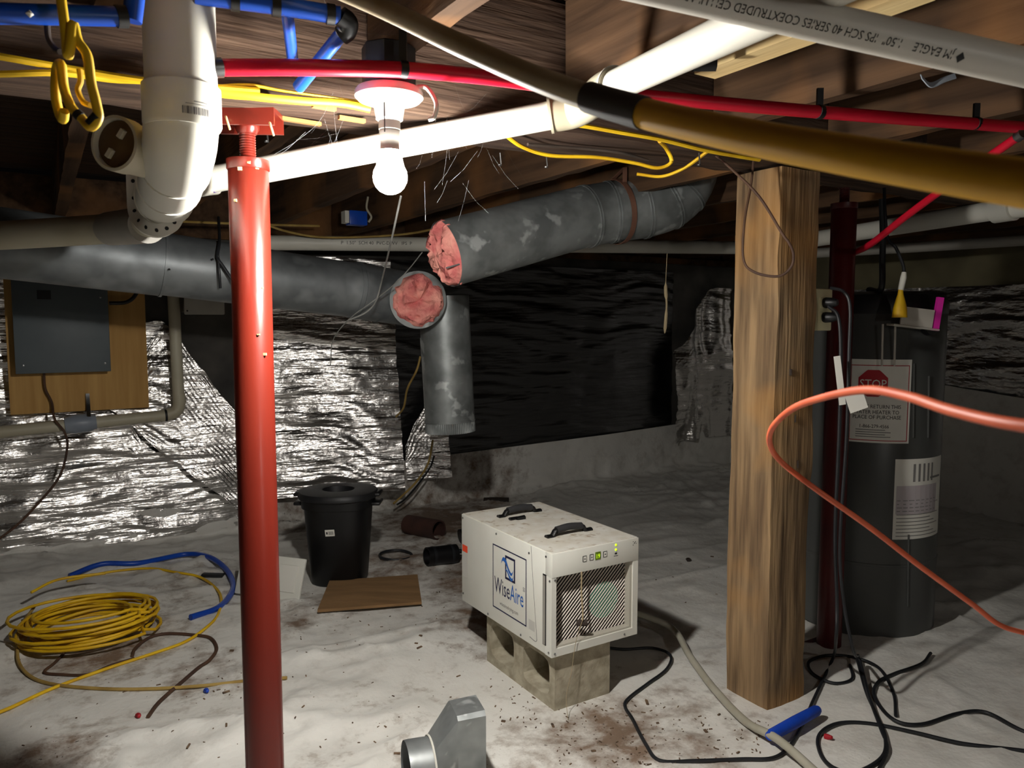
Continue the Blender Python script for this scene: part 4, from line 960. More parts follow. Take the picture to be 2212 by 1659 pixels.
    for (x, z) in ((.012, H - .086), (.3, .012), (.012, .012)): part('screw', MB().lathe([(.004, 0), (0, .0025)], 8, DM @ Matrix.Translation((x, -.002, z)) @ Matrix.Rotation(math.pi / 2, 4, 'X')), M_STEEL, t)
    for y in (.47, .155):
        pts = [DM @ Vector(q) for q in ((.085, y, H + .004), (.108, y, H + .004), (.116, y, H + .013), (.127, y, H + .022), (.18, y, H + .027), (.233, y, H + .022), (.244, y, H + .013), (.25, y, H + .004), (.276, y, H + .004))]
        h = part('handle', MB().tube(cr(pts, 5), .0075, 10, flat=1.5, up=(0, 0, 1)), M_BLACK, t, 'black carrying handle')
        part('grip', MB().tube(cr(pts[3:6], 8), .0125, 12), mat('grip_rubber', (44, 44, 46), rough=.7), h, 'dark grey rubber grip')
        for x in (.093, .268): part('handle_screw', MB().lathe([(.0045, 0), (0, .004)], 8, DM @ Matrix.Translation((x, y, H + .009))), M_STEEL, h)
    bm = MB().roughbox((.10, .40, H + .0016), (.135, .425, H + .012), .008, .004, 9, DM).roughbox((.125, .395, H + .0016), (.16, .415, H + .014), .008, .004, 10, DM)
    single('plastic_scrap', bm, M_BLACK, 'broken black plastic bit on the dehumidifier top', 'scrap')
    for (x, y) in ((.30, .05), (.30, .5)): part('foot', MB().lathe([(.016, -.02), (.018, -.016), (.018, 0)], 20, DM @ Matrix.Translation((x, y, 0))), M_WHITEMETAL, t)
    # dusty twine caught on the grille
    tw = thing('dusty_twine', 'dusty string dangling over the dehumidifier grille with a clump', 'string', DM @ Vector((.10, -.01, .05)))
    part('strand', MB().tube(cr([DM @ Vector(q) for q in ((.115, -.004, .262), (.118, .0, .19), (.122, -.002, .13), (.12, -.004, .10))], 6), .0028, 6), M_TAN, tw)
    part('strand', MB().tube(cr([DM @ Vector(q) for q in ((.12, -.004, .10), (.10, -.006, .06), (.085, -.008, .01), (.07, -.012, -.06), (.045, -.02, -.13), (.03, -.05, -.188))], 6), .0009, 5), M_TAN, tw)
    P = DM @ Vector((.124, .004, .088)); part('clump', MB().roughbox(P - Vector((.018, .008, .012)), P + Vector((.018, .008, .012)), .006, .006, 4), M_LEATHER, tw)
dehumidifier()
def cmu():
    a0, a1, b0, b1, z0, z1 = 1.372, 1.60, 1.935, 2.372, .0, .1925
    mb = MB(); n = 32
    cells = [(b0, (b0 + b1) / 2), ((b0 + b1) / 2, b1)]
    def ringpts(c0, c1, hole):
        cb, cz = (c0 + c1) / 2, (z0 + z1) / 2; out = []
        hw, hh = ((c1 - c0) / 2, (z1 - z0) / 2)
        if hole: hw, hh = hw - .030, hh - .032
        for k in range(n):
            an = 2 * math.pi * (k + .5) / n; dx, dz = math.cos(an), math.sin(an)
            if not hole: s = min(hw / max(abs(dx), 1e-6), hh / max(abs(dz), 1e-6)); out.append((cb + dx * s, cz + dz * s))
            else: p = 5.0; s = (abs(dx / hw) ** p + abs(dz / hh) ** p) ** (-1 / p); out.append((cb + dx * s, cz + dz * s))
        # exact corners
        if not hole:
            for (sx, sz) in ((1, 1), (-1, 1), (-1, -1), (1, -1)):
                j = min(range(n), key=lambda i: (out[i][0] - cb - sx * hw) ** 2 + (out[i][1] - cz - sz * hh) ** 2); out[j] = (cb + sx * hw, cz + sz * hh)
        return out
    for (c0, c1) in cells:
        o, h = ringpts(c0, c1, False), ringpts(c0, c1, True)
        for a, flip in ((a0, 0), (a1, 1)):
            mb.add([W_(a, *q) for q in o] + [W_(a, *q) for q in h], [(k, (k + 1) % n, n + (k + 1) % n, n + k) for k in range(n)])
        mb.add([W_(a0, *q) for q in h] + [W_(a1, *q) for q in h], [(k, (k + 1) % n, n + (k + 1) % n, n + k) for k in range(n)])
    c = [(b0, z0), (b1, z0), (b1, z1), (b0, z1)]
    mb.add([W_(a0, *q) for q in c] + [W_(a1, *q) for q in c], [(k, (k + 1) % 4, 4 + (k + 1) % 4, 4 + k) for k in range(4)])
    single('concrete_block', mb, M_CMU, 'hollow concrete block under the white dehumidifier', 'block', smooth=False, rot=RB.copy())
cmu()
def tubeG(pts, r, lift=None):
    P = [G(x, y, (lift or r) + (u[0] if u else 0)) for x, y, *u in pts]; z = [q.z for q in P]
    for i in range(1, len(P) - 1): P[i].z = max(z[i] - .004, (z[i - 1] + 2 * z[i] + z[i + 1]) / 4)
    return P
single('drain_hose', MB().tube(cr([DM @ Vector((.365, .30, .02)), DM @ Vector((.40, .28, .015))] + tubeG([(1440, 1388, .06), (1490, 1440, .03), (1540, 1500), (1610, 1570), (1680, 1625, .03), (1770, 1690), (1850, 1760)], .0125), 7), .0125, 12), M_HOSE, 'milky clear drain hose running from the dehumidifier across the floor', 'hose')
single('extension_cord', MB().tube(cr(tubeG([(1300, 1412, .02), (1350, 1414, .01), (1410, 1412, .02), (1448, 1424, .01), (1440, 1450), (1400, 1480), (1358, 1512), (1350, 1530), (1366, 1560), (1395, 1610), (1425, 1645), (1500, 1648), (1600, 1645), (1670, 1642), (1705, 1615), (1730, 1575), (1745, 1550)], .006), 7), .0055, 8), M_RUBBER, 'black power cord of the dehumidifier looping to the blue tape', 'cord')
def blue_tape():
    a, b = G(1660, 1612, .03), G(1766, 1556, .035); d = (b - a)
    single('tape_roll', MB().tube([a, a + d * .05, a + d * .5, a + d * .95, b], [.012, .017, .0185, .017, .013], 12), M_BLUETAPE, 'blue tape wrapped around a cord joint on the floor', 'tape')
blue_tape()
def outlet():
    bq = 1.60; P = W_(2.215, bq, 1.30); M = Matrix.Translation(P) @ RB
    t = thing('electrical_outlet', 'ivory outlet on the wooden post with two plugged black cords', 'outlet', P - Vector((0, 0, .07)))
    part('box', MB().box((-.062, .006, -.05), (.03, .06, .05), M), M_PANEL, t, smooth=False)
    part('cover_plate', MB().rbox((-.052, -.004, -.070), (.045, .006, .068), .004, M), M_IVORY, t)
    for i, z in enumerate((.022, -.026)):
        part('receptacle', MB().rbox((-.021, -.006, z - .018), (.017, -.003, z + .018), .002, M), M_IVORY, t)
        pg = part('plug', MB().lathe([(.016, 0), (.018, .006), (.016, .03), (.010, .044)], 16, M @ Matrix.Translation((-.002, -.006, z)) @ Matrix.Rotation(math.pi / 2, 4, 'X') @ Matrix.Rotation(.25, 4, 'Y')), M_BLACK, t, 'black plug')
outlet()
cable('extension_cord', 'left black cord dropping straight from the outlet to the floor', 'cord', [at(1790, 662, 2.42), at(1812, 690, 2.38), at(1816, 800, 2.36), at(1812, 950, 2.36), at(1804, 1150, 2.36), at(1808, 1300, 2.36), at(1806, 1380, 2.36), G(1800, 1430, .02), G(1775, 1480, .01), G(1752, 1530, .01), G(1742, 1560, .01)], .0055, M_RUBBER, flat=1.0)
cable('extension_cord', 'right black cord curving from the top plug down to the floor coils', 'cord', [at(1795, 622, 2.42), at(1822, 630, 2.36), at(1836, 662, 2.34), at(1834, 760, 2.34), at(1828, 950, 2.34), at(1814, 1180, 2.34), at(1824, 1310, 2.34), at(1845, 1410, 2.34), G(1855, 1450, .05), G(1878, 1520, .02), G(1902, 1580, .01), G(1916, 1630, .01), G(1880, 1700, .01)], .0052, M_RUBBER, flat=1.0)
single('extension_cord', MB().tube(cr(tubeG([(2290, 1640), (2212, 1626), (2080, 1612), (1980, 1588), (1880, 1566), (1810, 1568), (1770, 1592), (1772, 1632), (1800, 1664), (1850, 1672), (1905, 1640), (1912, 1600), (1890, 1540), (1870, 1500), (1850, 1440, .03)], .0065), 7), .006, 8), M_RUBBER, 'black cord making a wide loop in the lower right corner', 'cord')
single('extension_cord', MB().tube(cr(tubeG([(2290, 1600), (2212, 1582), (2130, 1546), (2070, 1544), (1990, 1570), (1930, 1560), (1890, 1510), (1895, 1480), (1930, 1460), (1990, 1440), (2010, 1420, .01)], .0065), 7), .006, 8), M_RUBBER, 'black cord arching over the liner behind the lower right loop', 'cord')
single('extension_cord', MB().tube(cr(tubeG([(1836, 1440), (1840, 1470), (1800, 1480), (1755, 1458), (1748, 1432), (1790, 1420), (1850, 1428, .01), (1900, 1450), (1930, 1500), (1935, 1550)], .006), 7), .0055, 8), M_RUBBER, 'small black cord coil at the foot of the wooden post', 'cord')
def cord_tags():
    for k, (px, py, w, h, lab) in enumerate(((1814, 822, .010, .075, 'narrow white paper tag on the cords beside the heater'), (1850, 868, .028, .028, 'small square white paper tag on the cords beside the heater'))):
        P = at(px, py, 2.30); M = Matrix.Translation(P) @ Matrix.Rotation(-.15 - .2 * k, 4, 'Y')
        single('paper_tag', MB().box((-w, -.0008, -h), (w, .0008, h), M), M_PAPER, lab, 'tag', smooth=False)
cord_tags()
def orange():
    pts = [(2520, 950, .42), (2212, 920, .50), (2060, 888, .58), (1960, 856, .66), (1870, 842, .76), (1780, 858, .88), (1710, 884, 1.0), (1668, 925, 1.12), (1664, 962, 1.2), (1690, 1000, 1.22), (1760, 1055, 1.2), (1880, 1140, 1.2), (1990, 1225, 1.22), (2100, 1305, 1.26), (2160, 1350, 1.28), (2230, 1372, 1.3), (2400, 1420, 1.3)]
    single('extension_cord', MB().tube(cr(path(pts), 8), .0045, 12), M_ORANGE, 'orange extension cord looping in mid air at the right', 'cord')
orange()
# ------------------------------------------------------------------ water heater
HC = Vector((1.50, 3.175, 0)); HR = .275
def heater():
    t = thing('water_heater', 'tall dark grey cylindrical water heater with warning labels', 'water heater', Vector((HC.x, HC.y, .0)))
    M = Matrix.Translation(HC)
    part('tank', MB().lathe([(HR - .02, .0), (HR, .012), (HR, .30), (HR + .002, .302), (HR + .002, .31), (HR, .312), (HR, 1.30), (HR - .003, 1.304)], 72, M), M_HEATER, t)
    part('top_cap', MB().lathe([(HR + .003, 1.29), (HR + .004, 1.33), (HR - .01, 1.365), (HR - .06, 1.378), (0, 1.382)], 72, M), M_BLACK, t, 'black top cap')
    base = math.atan2(-HC.y, -HC.x)                                     # direction to the viewer
    def cf(r):
        def f(u, z): an = base + u / HR; return Vector((HC.x + (HR + r) * math.cos(an), HC.y + (HR + r) * math.sin(an), z))
        return f
    def uz(px, py):                                                     # pixel -> (arc, height) on the tank
        d = ray(px, py); o = Vector((0, 0, CAMH)); d2 = Vector((d.x, d.y)); oc = Vector((-HC.x, -HC.y))
        A, B, C = d2.dot(d2), 2 * oc.dot(d2), oc.dot(oc) - HR * HR; D = max(0, B * B - 4 * A * C); s = (-B - math.sqrt(D)) / (2 * A)
        P = o + d * s; an = math.atan2(P.y - HC.y, P.x - HC.x) - base
        while an > math.pi: an -= 2 * math.pi
        while an < -math.pi: an += 2 * math.pi
        return an * HR, P.z
    f0, f1, f2 = cf(.0015), cf(.0022), cf(.0030)
    u0, zt = uz(1836, 775); u1, zb = uz(1962, 958)
    lb = part('warning_label', rect2(MB(), f0, u0, u1, zb, zt, 14), M_PAPER, t, 'white stop warning label')
    part('label_border', frame2(MB(), f1, u0 + .006, u1 - .008, zb + .008, zt - .022, .003, 10), M_PRED, lb, 'red border', smooth=False)
    uc, zc = uz(1886, 828); R = .056
    mo = MB(); n = 16; hs = [R * math.cos(math.pi / 8) * (-1 + 2 * i / n) for i in range(n + 1)]; hh = lambda x: min(R * math.cos(math.pi / 8), R * math.cos(math.pi / 8) * (1 + math.tan(math.pi / 8)) - abs(x))
    mo.add([q for x in hs for q in (f1(uc + x, zc - hh(x)), f1(uc + x, zc + hh(x)))], [(2 * i, 2 * i + 2, 2 * i + 3, 2 * i + 1) for i in range(n)])
    part('stop_sign', mo, M_PRED, lb, 'red stop octagon', smooth=False)
    part('lettering', text_mb('STOP', .046, lambda x, y: f2(uc + x, zc - .017 + y), 'CENTER', .86), M_PAPER, lb, 'white stop lettering', smooth=False)
    for (s, px, py, sz) in (('DO NOT RETURN THIS', 1946, 880, .021), ('WATER HEATER TO', 1942, 892, .021), ('PLACE OF PURCHASE', 1946, 903, .021), ('1-866-279-4566', 1920, 922, .019)):
        u, z = uz(px, py); part('lettering', text_mb(s, sz, lambda x, y: f1(u + x, z - .006 + y), 'RIGHT', .86), M_PBLACK, lb, smooth=False)
    mb = MB()
    for i in range(4): rect2(mb, f1, u0 + .03, u1 - .07 - .02 * (i % 2), zb + .022 + i * .009, zb + .025 + i * .009, 6)
    part('small_print', mb, M_PGREY, lb, smooth=False)
    u0, zt = uz(1934, 992); u1, zb = uz(2024, 1150)
    lb = part('rating_label', rect2(MB(), f0, u0, u1, zb, zt, 14), M_PAPER, t, 'white rating label')
    mb = MB(); w = u1 - u0
    for i in range(5): rect2(mb, f1, u0 + w * (.28 + .09 * i), u0 + w * (.32 + .09 * i), zt - .09, zt - .02, 1)
    for i in range(11): rect2(mb, f1, u0 + .012, u1 - .03 - .03 * (i % 3), zb + .012 + i * .014, zb + .015 + i * .014, 8)
    rect2(mb, f1, u0 + w * .62, u1 - .02, zt - .082, zt - .074, 3)
    part('small_print', mb, M_PGREY, lb, smooth=False)
    mb = MB(); rect2(mb, f1, u0 + .008, u1 - .05, zb + .10, zt - .105, 8); part('print_block', mb, mat('label_mauve', (178, 170, 174), rough=.7), lb, smooth=False)
    # element access panel and ridges
    for (px, pa, pb) in ((1974, 785, 945), (2006, 812, 945), (1962, 1155, 1310)):
        ua, za = uz(px, pa); ub, zb_ = uz(px - 2, pb); part('panel_ridge', MB().tube([f0(ua, za), f0(ub, zb_)], .004, 8), M_HEATER, t)
    u, z = uz(1987, 1384); Pp = f0(u, z); dn = (Pp - Vector((HC.x, HC.y, Pp.z))).normalized(); Mv = Matrix.Translation(Pp) @ dn.to_track_quat('Z', 'Y').to_matrix().to_4x4()
    v = part('drain_valve', MB().lathe([(.026, 0), (.026, .012), (.014, .014), (.014, .05), (.016, .055), (.016, .07), (0, .07)], 16, Mv), M_BLACK, t, 'drain valve')
    part('valve_cap', MB().lathe([(.010, .07), (.010, .075), (0, .077)], 12, Mv), M_PVC, v, 'pale valve cap')
    # clear tray and yellow plug on the top edge
    P = Vector((1.505, 2.905, 1.235)); tr = thing('plastic_tray', 'clear plastic tray with a magenta end hung on the heater front', 'tray', P)
    Mt = Matrix.Translation(P) @ Matrix.Rotation(.12, 4, 'Y')
    part('tray', MB().rbox((-.085, -.07, 0), (.09, -.012, .008), .003, Mt).box((-.06, -.068, .008), (.06, -.06, .075), Mt), M_CLEAR, tr)
    part('end_tab', MB().box((.066, -.066, .0), (.088, -.05, .125), Mt), M_PINKTAG, tr, 'magenta plastic end', smooth=False)
    for px in (1907, 1934): part('clear_streak', MB().tube([at(px, 700, 2.87), at(px - 2, 790, 2.885)], .004, 8), M_CLEAR, tr)  # thin clear tubes drawn along the two pale streaks on the heater front
    q = at(1944, 668, 2.80); pc = thing('cable_connector', 'yellow cord plug hanging down onto the clear tray', 'plug', q)
    part('plug', MB().lathe([(.026, -.03), (.024, .0), (.017, .03), (.010, .055), (.008, .075)], 16, Matrix.Translation(q)), M_YEL, pc)
    part('white_sleeve', MB().tube([q + Vector((0, 0, .07)), q + Vector((.008, 0, .115)), q + Vector((.01, 0, .135))], [.010, .011, .008], 12), M_PVC, pc)
    part('cord', MB().tube(cr([q + Vector((.01, 0, .13)), at(1950, 570, 2.8), at(1935, 535, 2.8), at(1918, 515, 2.82), at(1912, 460, 2.82), at(1910, 400, 2.85), Vector((at(1910, 400, 2.85).x, 2.85, 1.80))], 6), .006, 8), M_RUBBER, pc)
    cable('extension_cord', 'thick dark cable hanging straight down to the heater top', 'cord', [at(1905, 430, 2.95), at(1907, 500, 2.95), at(1906, 560, 2.95), at(1903, 625, 2.95), Vector((at(1903, 625, 2.95).x, 3.05, 1.386))], .012, M_RUBBER, flat=1.0)
    b = f0(*uz(2000, 706)); single('black_knob', MB().lathe([(.03, 0), (.034, .01), (.03, .03), (0, .04)], 20, Matrix.Translation(b) @ (b - Vector((HC.x, HC.y, b.z))).normalized().to_track_quat('Z', 'Y').to_matrix().to_4x4()), M_BLACK, 'round black knob on the heater shoulder', 'knob')
heater()
cable('loose_wire', 'dark wire loop hanging in front of the wooden post', 'wire', [(1628, 345, 2.30), (1622, 400, 2.28), (1608, 480, 2.24), (1606, 560, 2.22), (1630, 588, 2.2), (1680, 597, 2.17), (1708, 578, 2.16), (1714, 550, 2.15), (1704, 524, 2.15), (1690, 505, 2.16), (1640, 425, 2.2), (1580, 365, 2.24), (1545, 335, 2.26)], .0038, M_BROWNWIRE, flat=1.0)
single('hanging_strand', MB().tube(cr(path([(1441, 548, 3.2), (1438, 620, 3.2), (1440, 660, 3.2), (1436, 720, 3.2)]), 6), [.0015] * 6 + [.0075] * 4 + [.004] * 4 + [.007] * 4 + [.002], 7), M_TAN, 'tan fuzzy strand dangling before the dark foil', 'strand')

# ------------------------------------------------------------------ things on the floor
def can():
    c = G(742, 1240); c = Vector((-.842, 3.63, fz(Vector((-.842, 3.63, 0)))))
    t = thing('trash_can', 'black plastic trash can with a ring-shaped lid behind the red post', 'trash can', c)
    def ring(rx, ry, z, p=3.0, n=48):
        out = []
        for k in range(n):
            an = 2 * math.pi * k / n; dx, dy = math.cos(an), math.sin(an); s = 1.04 * (abs(dx / rx) ** p + abs(dy / ry) ** p) ** (-1 / p); out.append(c + Vector((dx * s, dy * s, z * 1.04)))
        return out
    body = MB().loft([ring(.118, .105, .0), ring(.126, .112, .012), ring(.148, .132, .30), ring(.152, .136, .36), ring(.163, .146, .362), ring(.165, .148, .405), ring(.16, .143, .405), ring(.15, .134, .36), ring(.122, .108, .02)], True, True)
    part('body', body, M_BLACK, t)
    lid = MB().loft([ring(.176, .16, .398, 2.2), ring(.184, .166, .404, 2.2), ring(.184, .166, .418, 2.2), ring(.176, .158, .430, 2.2), ring(.10, .088, .438, 2.2), ring(.074, .064, .434, 2.2), ring(.070, .060, .405, 2.2)], False, False)
    part('lid', lid, mat('lid_black', (22, 22, 24), (28, 28, 30), rough=.5, scale=6), t, 'black ring lid with open centre')
    for s in (-1, 1):
        for z in (.365, .408): part('rim_tab', MB().rbox((s * .186 - .022, -.05, z * 1.04), (s * .186 + .022, .05, z * 1.04 + .016), .006, Matrix.Translation(c)), M_BLACK, t)
    M = Matrix.Translation(c + Vector((-.012, -.1405, .272))) @ Matrix.Rotation(.14, 4, 'X') @ Matrix.Rotation(-.06, 4, 'Y')
    st = part('sticker', MB().box((-.022, -.001, -.016), (.022, .001, .016), M), M_PAPER, t, 'small white barcode sticker', smooth=False)
    mb = MB()
    for i in range(7): mb.box((-.006 + i * .0034, -.0016, -.009), (-.0045 + i * .0034, -.0011, .008), M)
    mb.box((-.017, -.0016, -.006), (-.010, -.0011, .006), M); part('barcode', mb, M_PBLACK, st, smooth=False)
can()
def lying_pipe(name, label, p, q, r, m, inner=.85, rim=False, parts=None):
    p, q = Vector(p), Vector(q); L = (q - p).length; d = (q - p).normalized(); M = Matrix.Translation(p) @ d.to_track_quat('Z', 'Y').to_matrix().to_4x4()
    pr = [(r * inner, 0), (r, 0), (r, L), (r * inner, L), (r * inner, 0)]
    mb = MB(); n = 32; vs = []; fs = []
    for (rr, z) in pr[:4]:
        for k in range(n): an = 2 * math.pi * k / n; vs.append(M @ Vector((rr * math.cos(an), rr * math.sin(an), z)))
    for i in range(4):
        j = (i + 1) % 4
        for k in range(n): fs.append((i * n + k, i * n + (k + 1) % n, j * n + (k + 1) % n, j * n + k))
    return mb.add(vs, fs), M, L
mb, M, L = lying_pipe('', '', G(882, 1150, .048), G(948, 1164, .052), .058, M_RUST); single('pipe_offcut', mb, M_RUST, 'short dark brown pipe offcut lying by the trash can', 'pipe')
mb, M, L = lying_pipe('', '', G(922, 1222, .047), G(985, 1214, .047), .048, M_BLACK)
t = thing('pipe_coupling', 'black rubber pipe coupling with clamp bands lying near the dehumidifier', 'coupling', G(955, 1235)); part('sleeve', mb, M_BLACK, t)
for k in (.2, .8): p = G(922, 1222, .047).lerp(G(985, 1214, .047), k); part('clamp_band', ring_at(p, G(985, 1214, .047) - G(922, 1222, .047), .0495, .014, 28), M_RUBBER, t)
def floor_ring(px, py, r, tr, tilt, m, label):
    c = G(px, py, tr + .004); pts = [c + Vector((math.cos(q) * r, math.sin(q) * r, abs(math.sin(q / 2)) * tilt)) for q in [k * 2 * math.pi / 40 for k in range(40)]]
    return single('rubber_ring', MB().tube(pts, tr, 8, closed=True), m, label, 'ring')
floor_ring(855, 1206, .085, .007, .01, M_RUBBER, 'thin black ring on the floor right of the trash can')
floor_ring(990, 1204, .05, .010, .01, M_BLACK, 'small thick black ring behind the rubber coupling')
P = G(1002, 1172); single('pipe_elbow', MB().tube(cr([P + Vector((-.02, -.02, .04)), P + Vector((.02, 0, .045)), P + Vector((.05, .04, .045))], 5), .042, 20), M_BLACK, 'black pipe fitting half hidden behind the dehumidifier', 'fitting')
def card():
    q = [G(686, 1330, .014), G(911, 1312, .014), G(902, 1259, .03), G(712, 1270, .024)]
    mb = MB(); up = Vector((0, 0, .012)); mb.add(q + [p + up for p in q], [(3, 2, 1, 0), (4, 5, 6, 7), (0, 1, 5, 4), (1, 2, 6, 5), (2, 3, 7, 6), (3, 0, 4, 7)])
    single('wood_board', mb, M_CARD, 'flat brown fiberboard piece lying before the trash can', 'board', smooth=False)
    a = G(508, 1288, .0); b = G(646, 1295, 0); M = Matrix.Translation((a + b) / 2) @ Matrix.Rotation(math.atan2((b - a).y, (b - a).x), 4, 'Z') @ Matrix.Rotation(-.35, 4, 'X')
    w = (b - a).length / 2; t = thing('access_panel', 'white plastic panel leaning on the floor behind the red post', 'panel', (a + b) / 2)
    part('panel', MB().rbox((-w, -.008, .0), (w, .008, .19), .006, M), M_WHITEMETAL, t); part('raised_door', MB().rbox((-w + .03, -.012, .035), (w - .03, -.006, .155), .004, M), M_PAPER, t)
card()
def boot():
    c0 = at(878, 1672, 1.93); ax = Vector((.95, .32, 0)).normalized(); side = Vector((-ax.y, ax.x, 0)); n = 48
    t = thing('duct_boot', 'galvanized register boot with round collar lying at the bottom edge', 'duct fitting', Vector((c0.x + .1, c0.y + .08, .0)))
    topz = at(1015, 1530, 1.97).z
    def circ(s, r): return [c0 + ax * s + side * (math.cos(2 * math.pi * k / n) * r) + Vector((0, 0, math.sin(2 * math.pi * k / n) * r)) for k in range(n)]
    def rect(s, hw, zb, zt):
        out = []; cz = (zb + zt) / 2; hh = (zt - zb) / 2
        for k in range(n):
            an = 2 * math.pi * k / n; dx, dz = math.cos(an), math.sin(an); q = min(hw / max(abs(dx), 1e-6), hh / max(abs(dz), 1e-6)); p = c0 + ax * s + side * dx * q; p.z = cz + dz * q; out.append(p)
        return out
    r = .083
    part('collar', MB().loft([circ(.0, r), circ(.012, r + .001), circ(.07, r)], False, False), M_GALV, t)
    part('collar_inside', MB().loft([circ(.0, r - .002), circ(.07, r - .002)], False, True), M_GALVD, t)
    part('transition', MB().loft([circ(.065, r + .001), rect(.128, .055, .012, topz), rect(.205, .055, .012, topz + .004)], False, False), M_GALV, t, angle=25)
    part('transition_back', MB().loft([rect(.2035, .053, .014, topz), rect(.204, .053, .014, topz)], True, True), M_GALVD, t, smooth=False)
    part('collar_seam', MB().tube([c0 + ax * .066 + side * (math.cos(q) * (r + .003)) + Vector((0, 0, math.sin(q) * (r + .003))) for q in [k * 2 * math.pi / 32 for k in range(32)]], .003, 6, closed=True), M_PVC, t, 'pale sealed seam')
boot()
single('water_pipe', MB().tube(cr(tubeG([(150, 1250), (220, 1232), (300, 1218), (400, 1208), (450, 1212), (485, 1232), (503, 1262), (500, 1290), (470, 1318), (412, 1340)], .013), 8), .0130, 12), M_PEXBLUE, 'curved blue plastic pipe offcut lying on the left floor', 'pipe')
def coil():
    c = G(178, 1385, .0); pts = []; random.seed(11); n = 15; z = .01
    for i in range(n * 24):
        q = i / 24; k = int(q); an = 2 * math.pi * (i % 24) / 24
        rr = .205 + .028 * math.sin(k * 2.3) + .012 * math.sin(an * 2 + k); zz = .012 + .0062 * q + .012 * math.sin(an + 2.2 + .3 * math.sin(k)) + .01
        pts.append(c + Vector((.02 * math.sin(k * 1.7) + rr * 1.08 * math.cos(an), .05 + .02 * math.cos(k * 2.9) + rr * math.sin(an), max(.008, zz))))
    t = thing('cable_coil', 'coil of yellow electrical cable on the left floor', 'cable', c)
    part('windings', MB().tube(pts, .0062, 8), M_YEL, t)
    part('loose_end', MB().tube(cr([G(70, 1330, .10), G(130, 1310, .12), G(230, 1285, .10)], 6), .006, 8), M_YEL, t)
coil()
single('power_cable', MB().tube(cr(tubeG([(-40, 1555), (20, 1535), (110, 1492), (230, 1448), (330, 1415), (400, 1390), (445, 1360), (470, 1330), (478, 1300), (465, 1270), (430, 1252), (380, 1238), (320, 1230), (230, 1240), (145, 1258)], .006), 7), .006, 8), M_YEL, 'single yellow cable curving across the floor around the blue pipe', 'cable')
single('power_cable', MB().tube(cr(tubeG([(75, 1340, .05), (48, 1370, .03), (38, 1410), (45, 1445), (75, 1470), (130, 1484), (230, 1492), (330, 1492), (440, 1486), (545, 1472), (620, 1468)], .006), 7), .006, 8), M_YELDULL, 'dull yellow cable trailing from the coil toward the red post', 'cable')
single('root_cord', MB().tube(cr(tubeG([(320, 1552), (345, 1520), (395, 1475), (430, 1445), (452, 1430), (468, 1405), (455, 1382), (420, 1375), (360, 1372), (320, 1382), (292, 1405), (286, 1420)], .006), 7), .0065, 8), M_BROWNWIRE, 'brown stiff cord curling on the floor below the blue pipe', 'cord')
single('root_cord', MB().tube(cr(tubeG([(140, 1412), (118, 1435), (96, 1455), (130, 1460), (190, 1460), (240, 1440), (290, 1425)], .005), 7), .0055, 8), M_BROWNWIRE, 'brown stiff cord poking out under the cable coil', 'cord')
def nut(px, py, m, label):
    P = G(px, py, .004); single('wire_nut', MB().lathe([(.009, 0), (.009, .006), (.005, .022), (0, .024)], 10, Matrix.Translation(P) @ Matrix.Rotation(1.2, 4, 'X') @ Matrix.Rotation(.6, 4, 'Y')), m, label, 'wire nut')
nut(298, 1548, M_PRED, 'red wire nut on the floor at the lower left'); nut(445, 1494, M_BLUETAPE, 'blue wire nut on the floor left of the red post'); nut(1783, 1594, M_PRED, 'red wire nut inside the black cord loop')
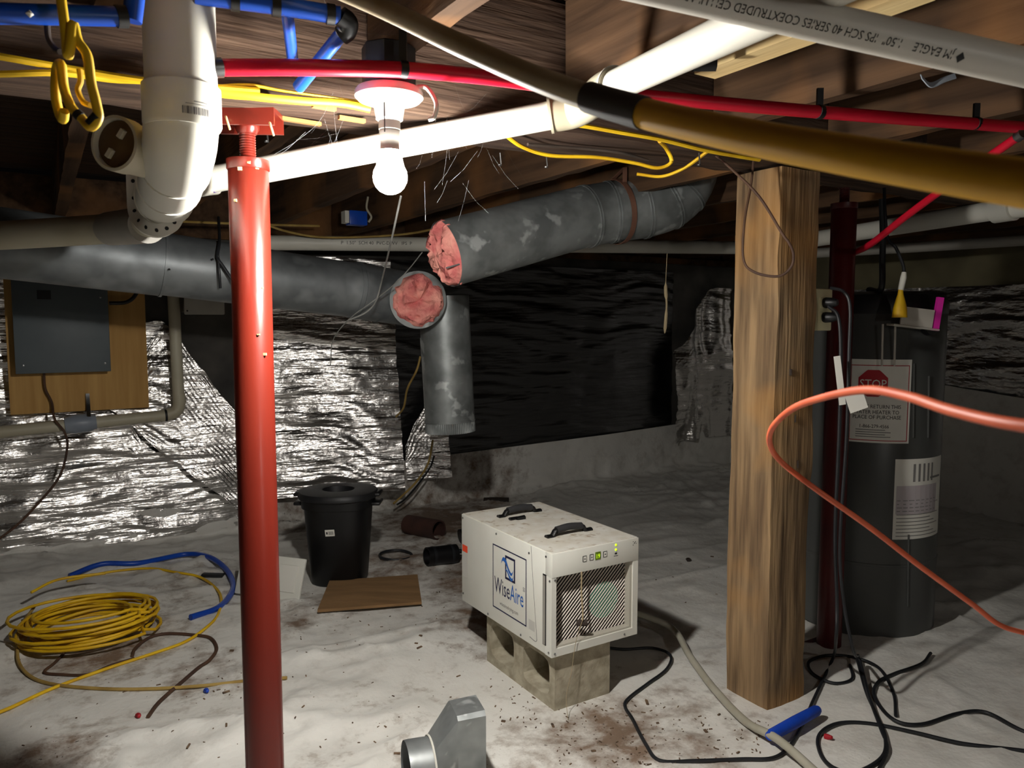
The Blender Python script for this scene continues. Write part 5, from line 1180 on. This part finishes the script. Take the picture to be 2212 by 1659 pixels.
def stray():
    single('metal_bracket', MB().tube(cr([G(452, 1074, .01), G(490, 1055, .05), G(528, 1036, .08)], 4) , .006, 8).tube(cr([G(452, 1074, .01), G(490, 1068, .02), G(530, 1062, .03)], 4), .006, 8), M_RUBBER, 'dark bent wire bracket at the foot of the foil wall', 'bracket')
    W4 = lambda px, py, b: W_(onb(px, py, b)[0], b, onb(px, py, b)[1])
    cable('loose_wire', 'yellow wire hanging beside the vertical duct', 'wire', [W4(908, 770, 3.9), W4(900, 800, 3.9), W4(880, 840, 4.0), W4(872, 880, 4.1), W4(856, 900, 4.2)], .006, M_YELDULL, flat=1.0)
    cable('loose_wire', 'grey and tan frayed wire ends hanging down the back liner', 'wire', [W4(935, 950, 4.5), W4(925, 1000, 4.5), W4(900, 1040, 4.45), W4(870, 1070, 4.42), W4(850, 1088, 4.4)], .007, M_YELDULL, flat=1.0)
    cable('loose_wire', 'dark frayed wire end beside the tan one on the back liner', 'wire', [W4(938, 985, 4.48), W4(928, 1012, 4.45), W4(900, 1050, 4.42), W4(875, 1078, 4.4), W4(858, 1090, 4.38)], .006, M_RUBBER, flat=1.0)
    P = G(1487, 1212, .006); single('debris_lump', MB().roughbox(P - Vector((.012, .012, .006)), P + Vector((.012, .012, .012)), .006, .005, 2), M_LEATHER, 'small dark lump on the liner left of the wooden post', 'debris')
    P = G(1072, 1082, .0); single('leather_scrap', MB().roughbox(P - Vector((.09, .05, .0)), P + Vector((.09, .05, .02)), .02, .012, 5), M_LEATHER, 'dark brown scrap lying behind the dehumidifier', 'scrap')
    P = G(460, 1246, .0); single('rubber_scrap', MB().roughbox(P - Vector((.05, .03, 0)), P + Vector((.05, .03, .018)), .012, .006, 6), M_RUBBER, 'dark scrap under the bend of the blue pipe', 'scrap')
    # crumbs of soil
    rnd = random.Random(5); mb = MB()
    zones = [((1200, 1480), (1510, 1655), 120), ((640, 1050), (1230, 1420), 60), ((380, 1000), (1380, 1640), 70), ((1060, 1220), (1400, 1580), 70), ((1500, 1660), (1540, 1650), 50), ((30, 560), (1330, 1640), 35), ((1400, 1560), (1150, 1320), 12)]
    for (xr, yr, n) in zones:
        for _ in range(n):
            px, py = rnd.uniform(*xr), rnd.uniform(*yr); P = G(px, py, .001); s = rnd.uniform(.0006, .0020) * (2.2 if rnd.random() < .08 else 1); q = rnd.uniform(0, 6.28); l = rnd.uniform(.8, 4.0)
            mb.box((-s * l, -s, -.001), (s * l, s, s * .8), Matrix.Translation(P) @ Matrix.Rotation(q, 4, 'Z') @ Matrix.Rotation(rnd.uniform(-.4, .4), 4, 'X'))
    single('soil_crumbs', mb, mat('soil', (120, 98, 76), (70, 55, 44), rough=.95, scale=30), 'scattered dark soil crumbs and wood bits on the white liner', 'debris', kind='stuff', smooth=False)
    # cobwebs around the lamp
    mb = MB(); rnd = random.Random(8)
    for _ in range(14):
        a = at(rnd.uniform(690, 800), rnd.uniform(160, 300), rnd.uniform(1.45, 1.62)); b = a + Vector((rnd.uniform(-.09, .02), rnd.uniform(-.05, .03), rnd.uniform(-.09, -.02)))
        mb.tube([a, (a + b) / 2 + Vector((0, 0, -.004)), b], .00010, 3, cap=False)
    for _ in range(22):
        a = at(rnd.uniform(900, 1080), rnd.uniform(150, 400), rnd.uniform(1.5, 1.75)); b = a + Vector((rnd.uniform(-.06, .06), rnd.uniform(-.03, .03), rnd.uniform(-.10, -.02)))
        mb.tube([a, (a + b) / 2 + Vector((0, 0, -.006)), b], .00010, 3, cap=False)
    for pts in ([(590, 335, 1.6), (640, 305, 1.6), (690, 262, 1.6), (720, 200, 1.58)], [(560, 345, 1.6), (610, 330, 1.6), (660, 285, 1.6)], [(700, 0, 1.4), (730, 60, 1.45), (790, 72, 1.5), (870, 75, 1.5)]):
        mb.tube(cr(path(pts), 5), .0002, 4, cap=False)
    single('cobweb', mb, M_WEB, 'wispy cobweb strands around the lit lamp', 'cobweb', kind='stuff')
stray()
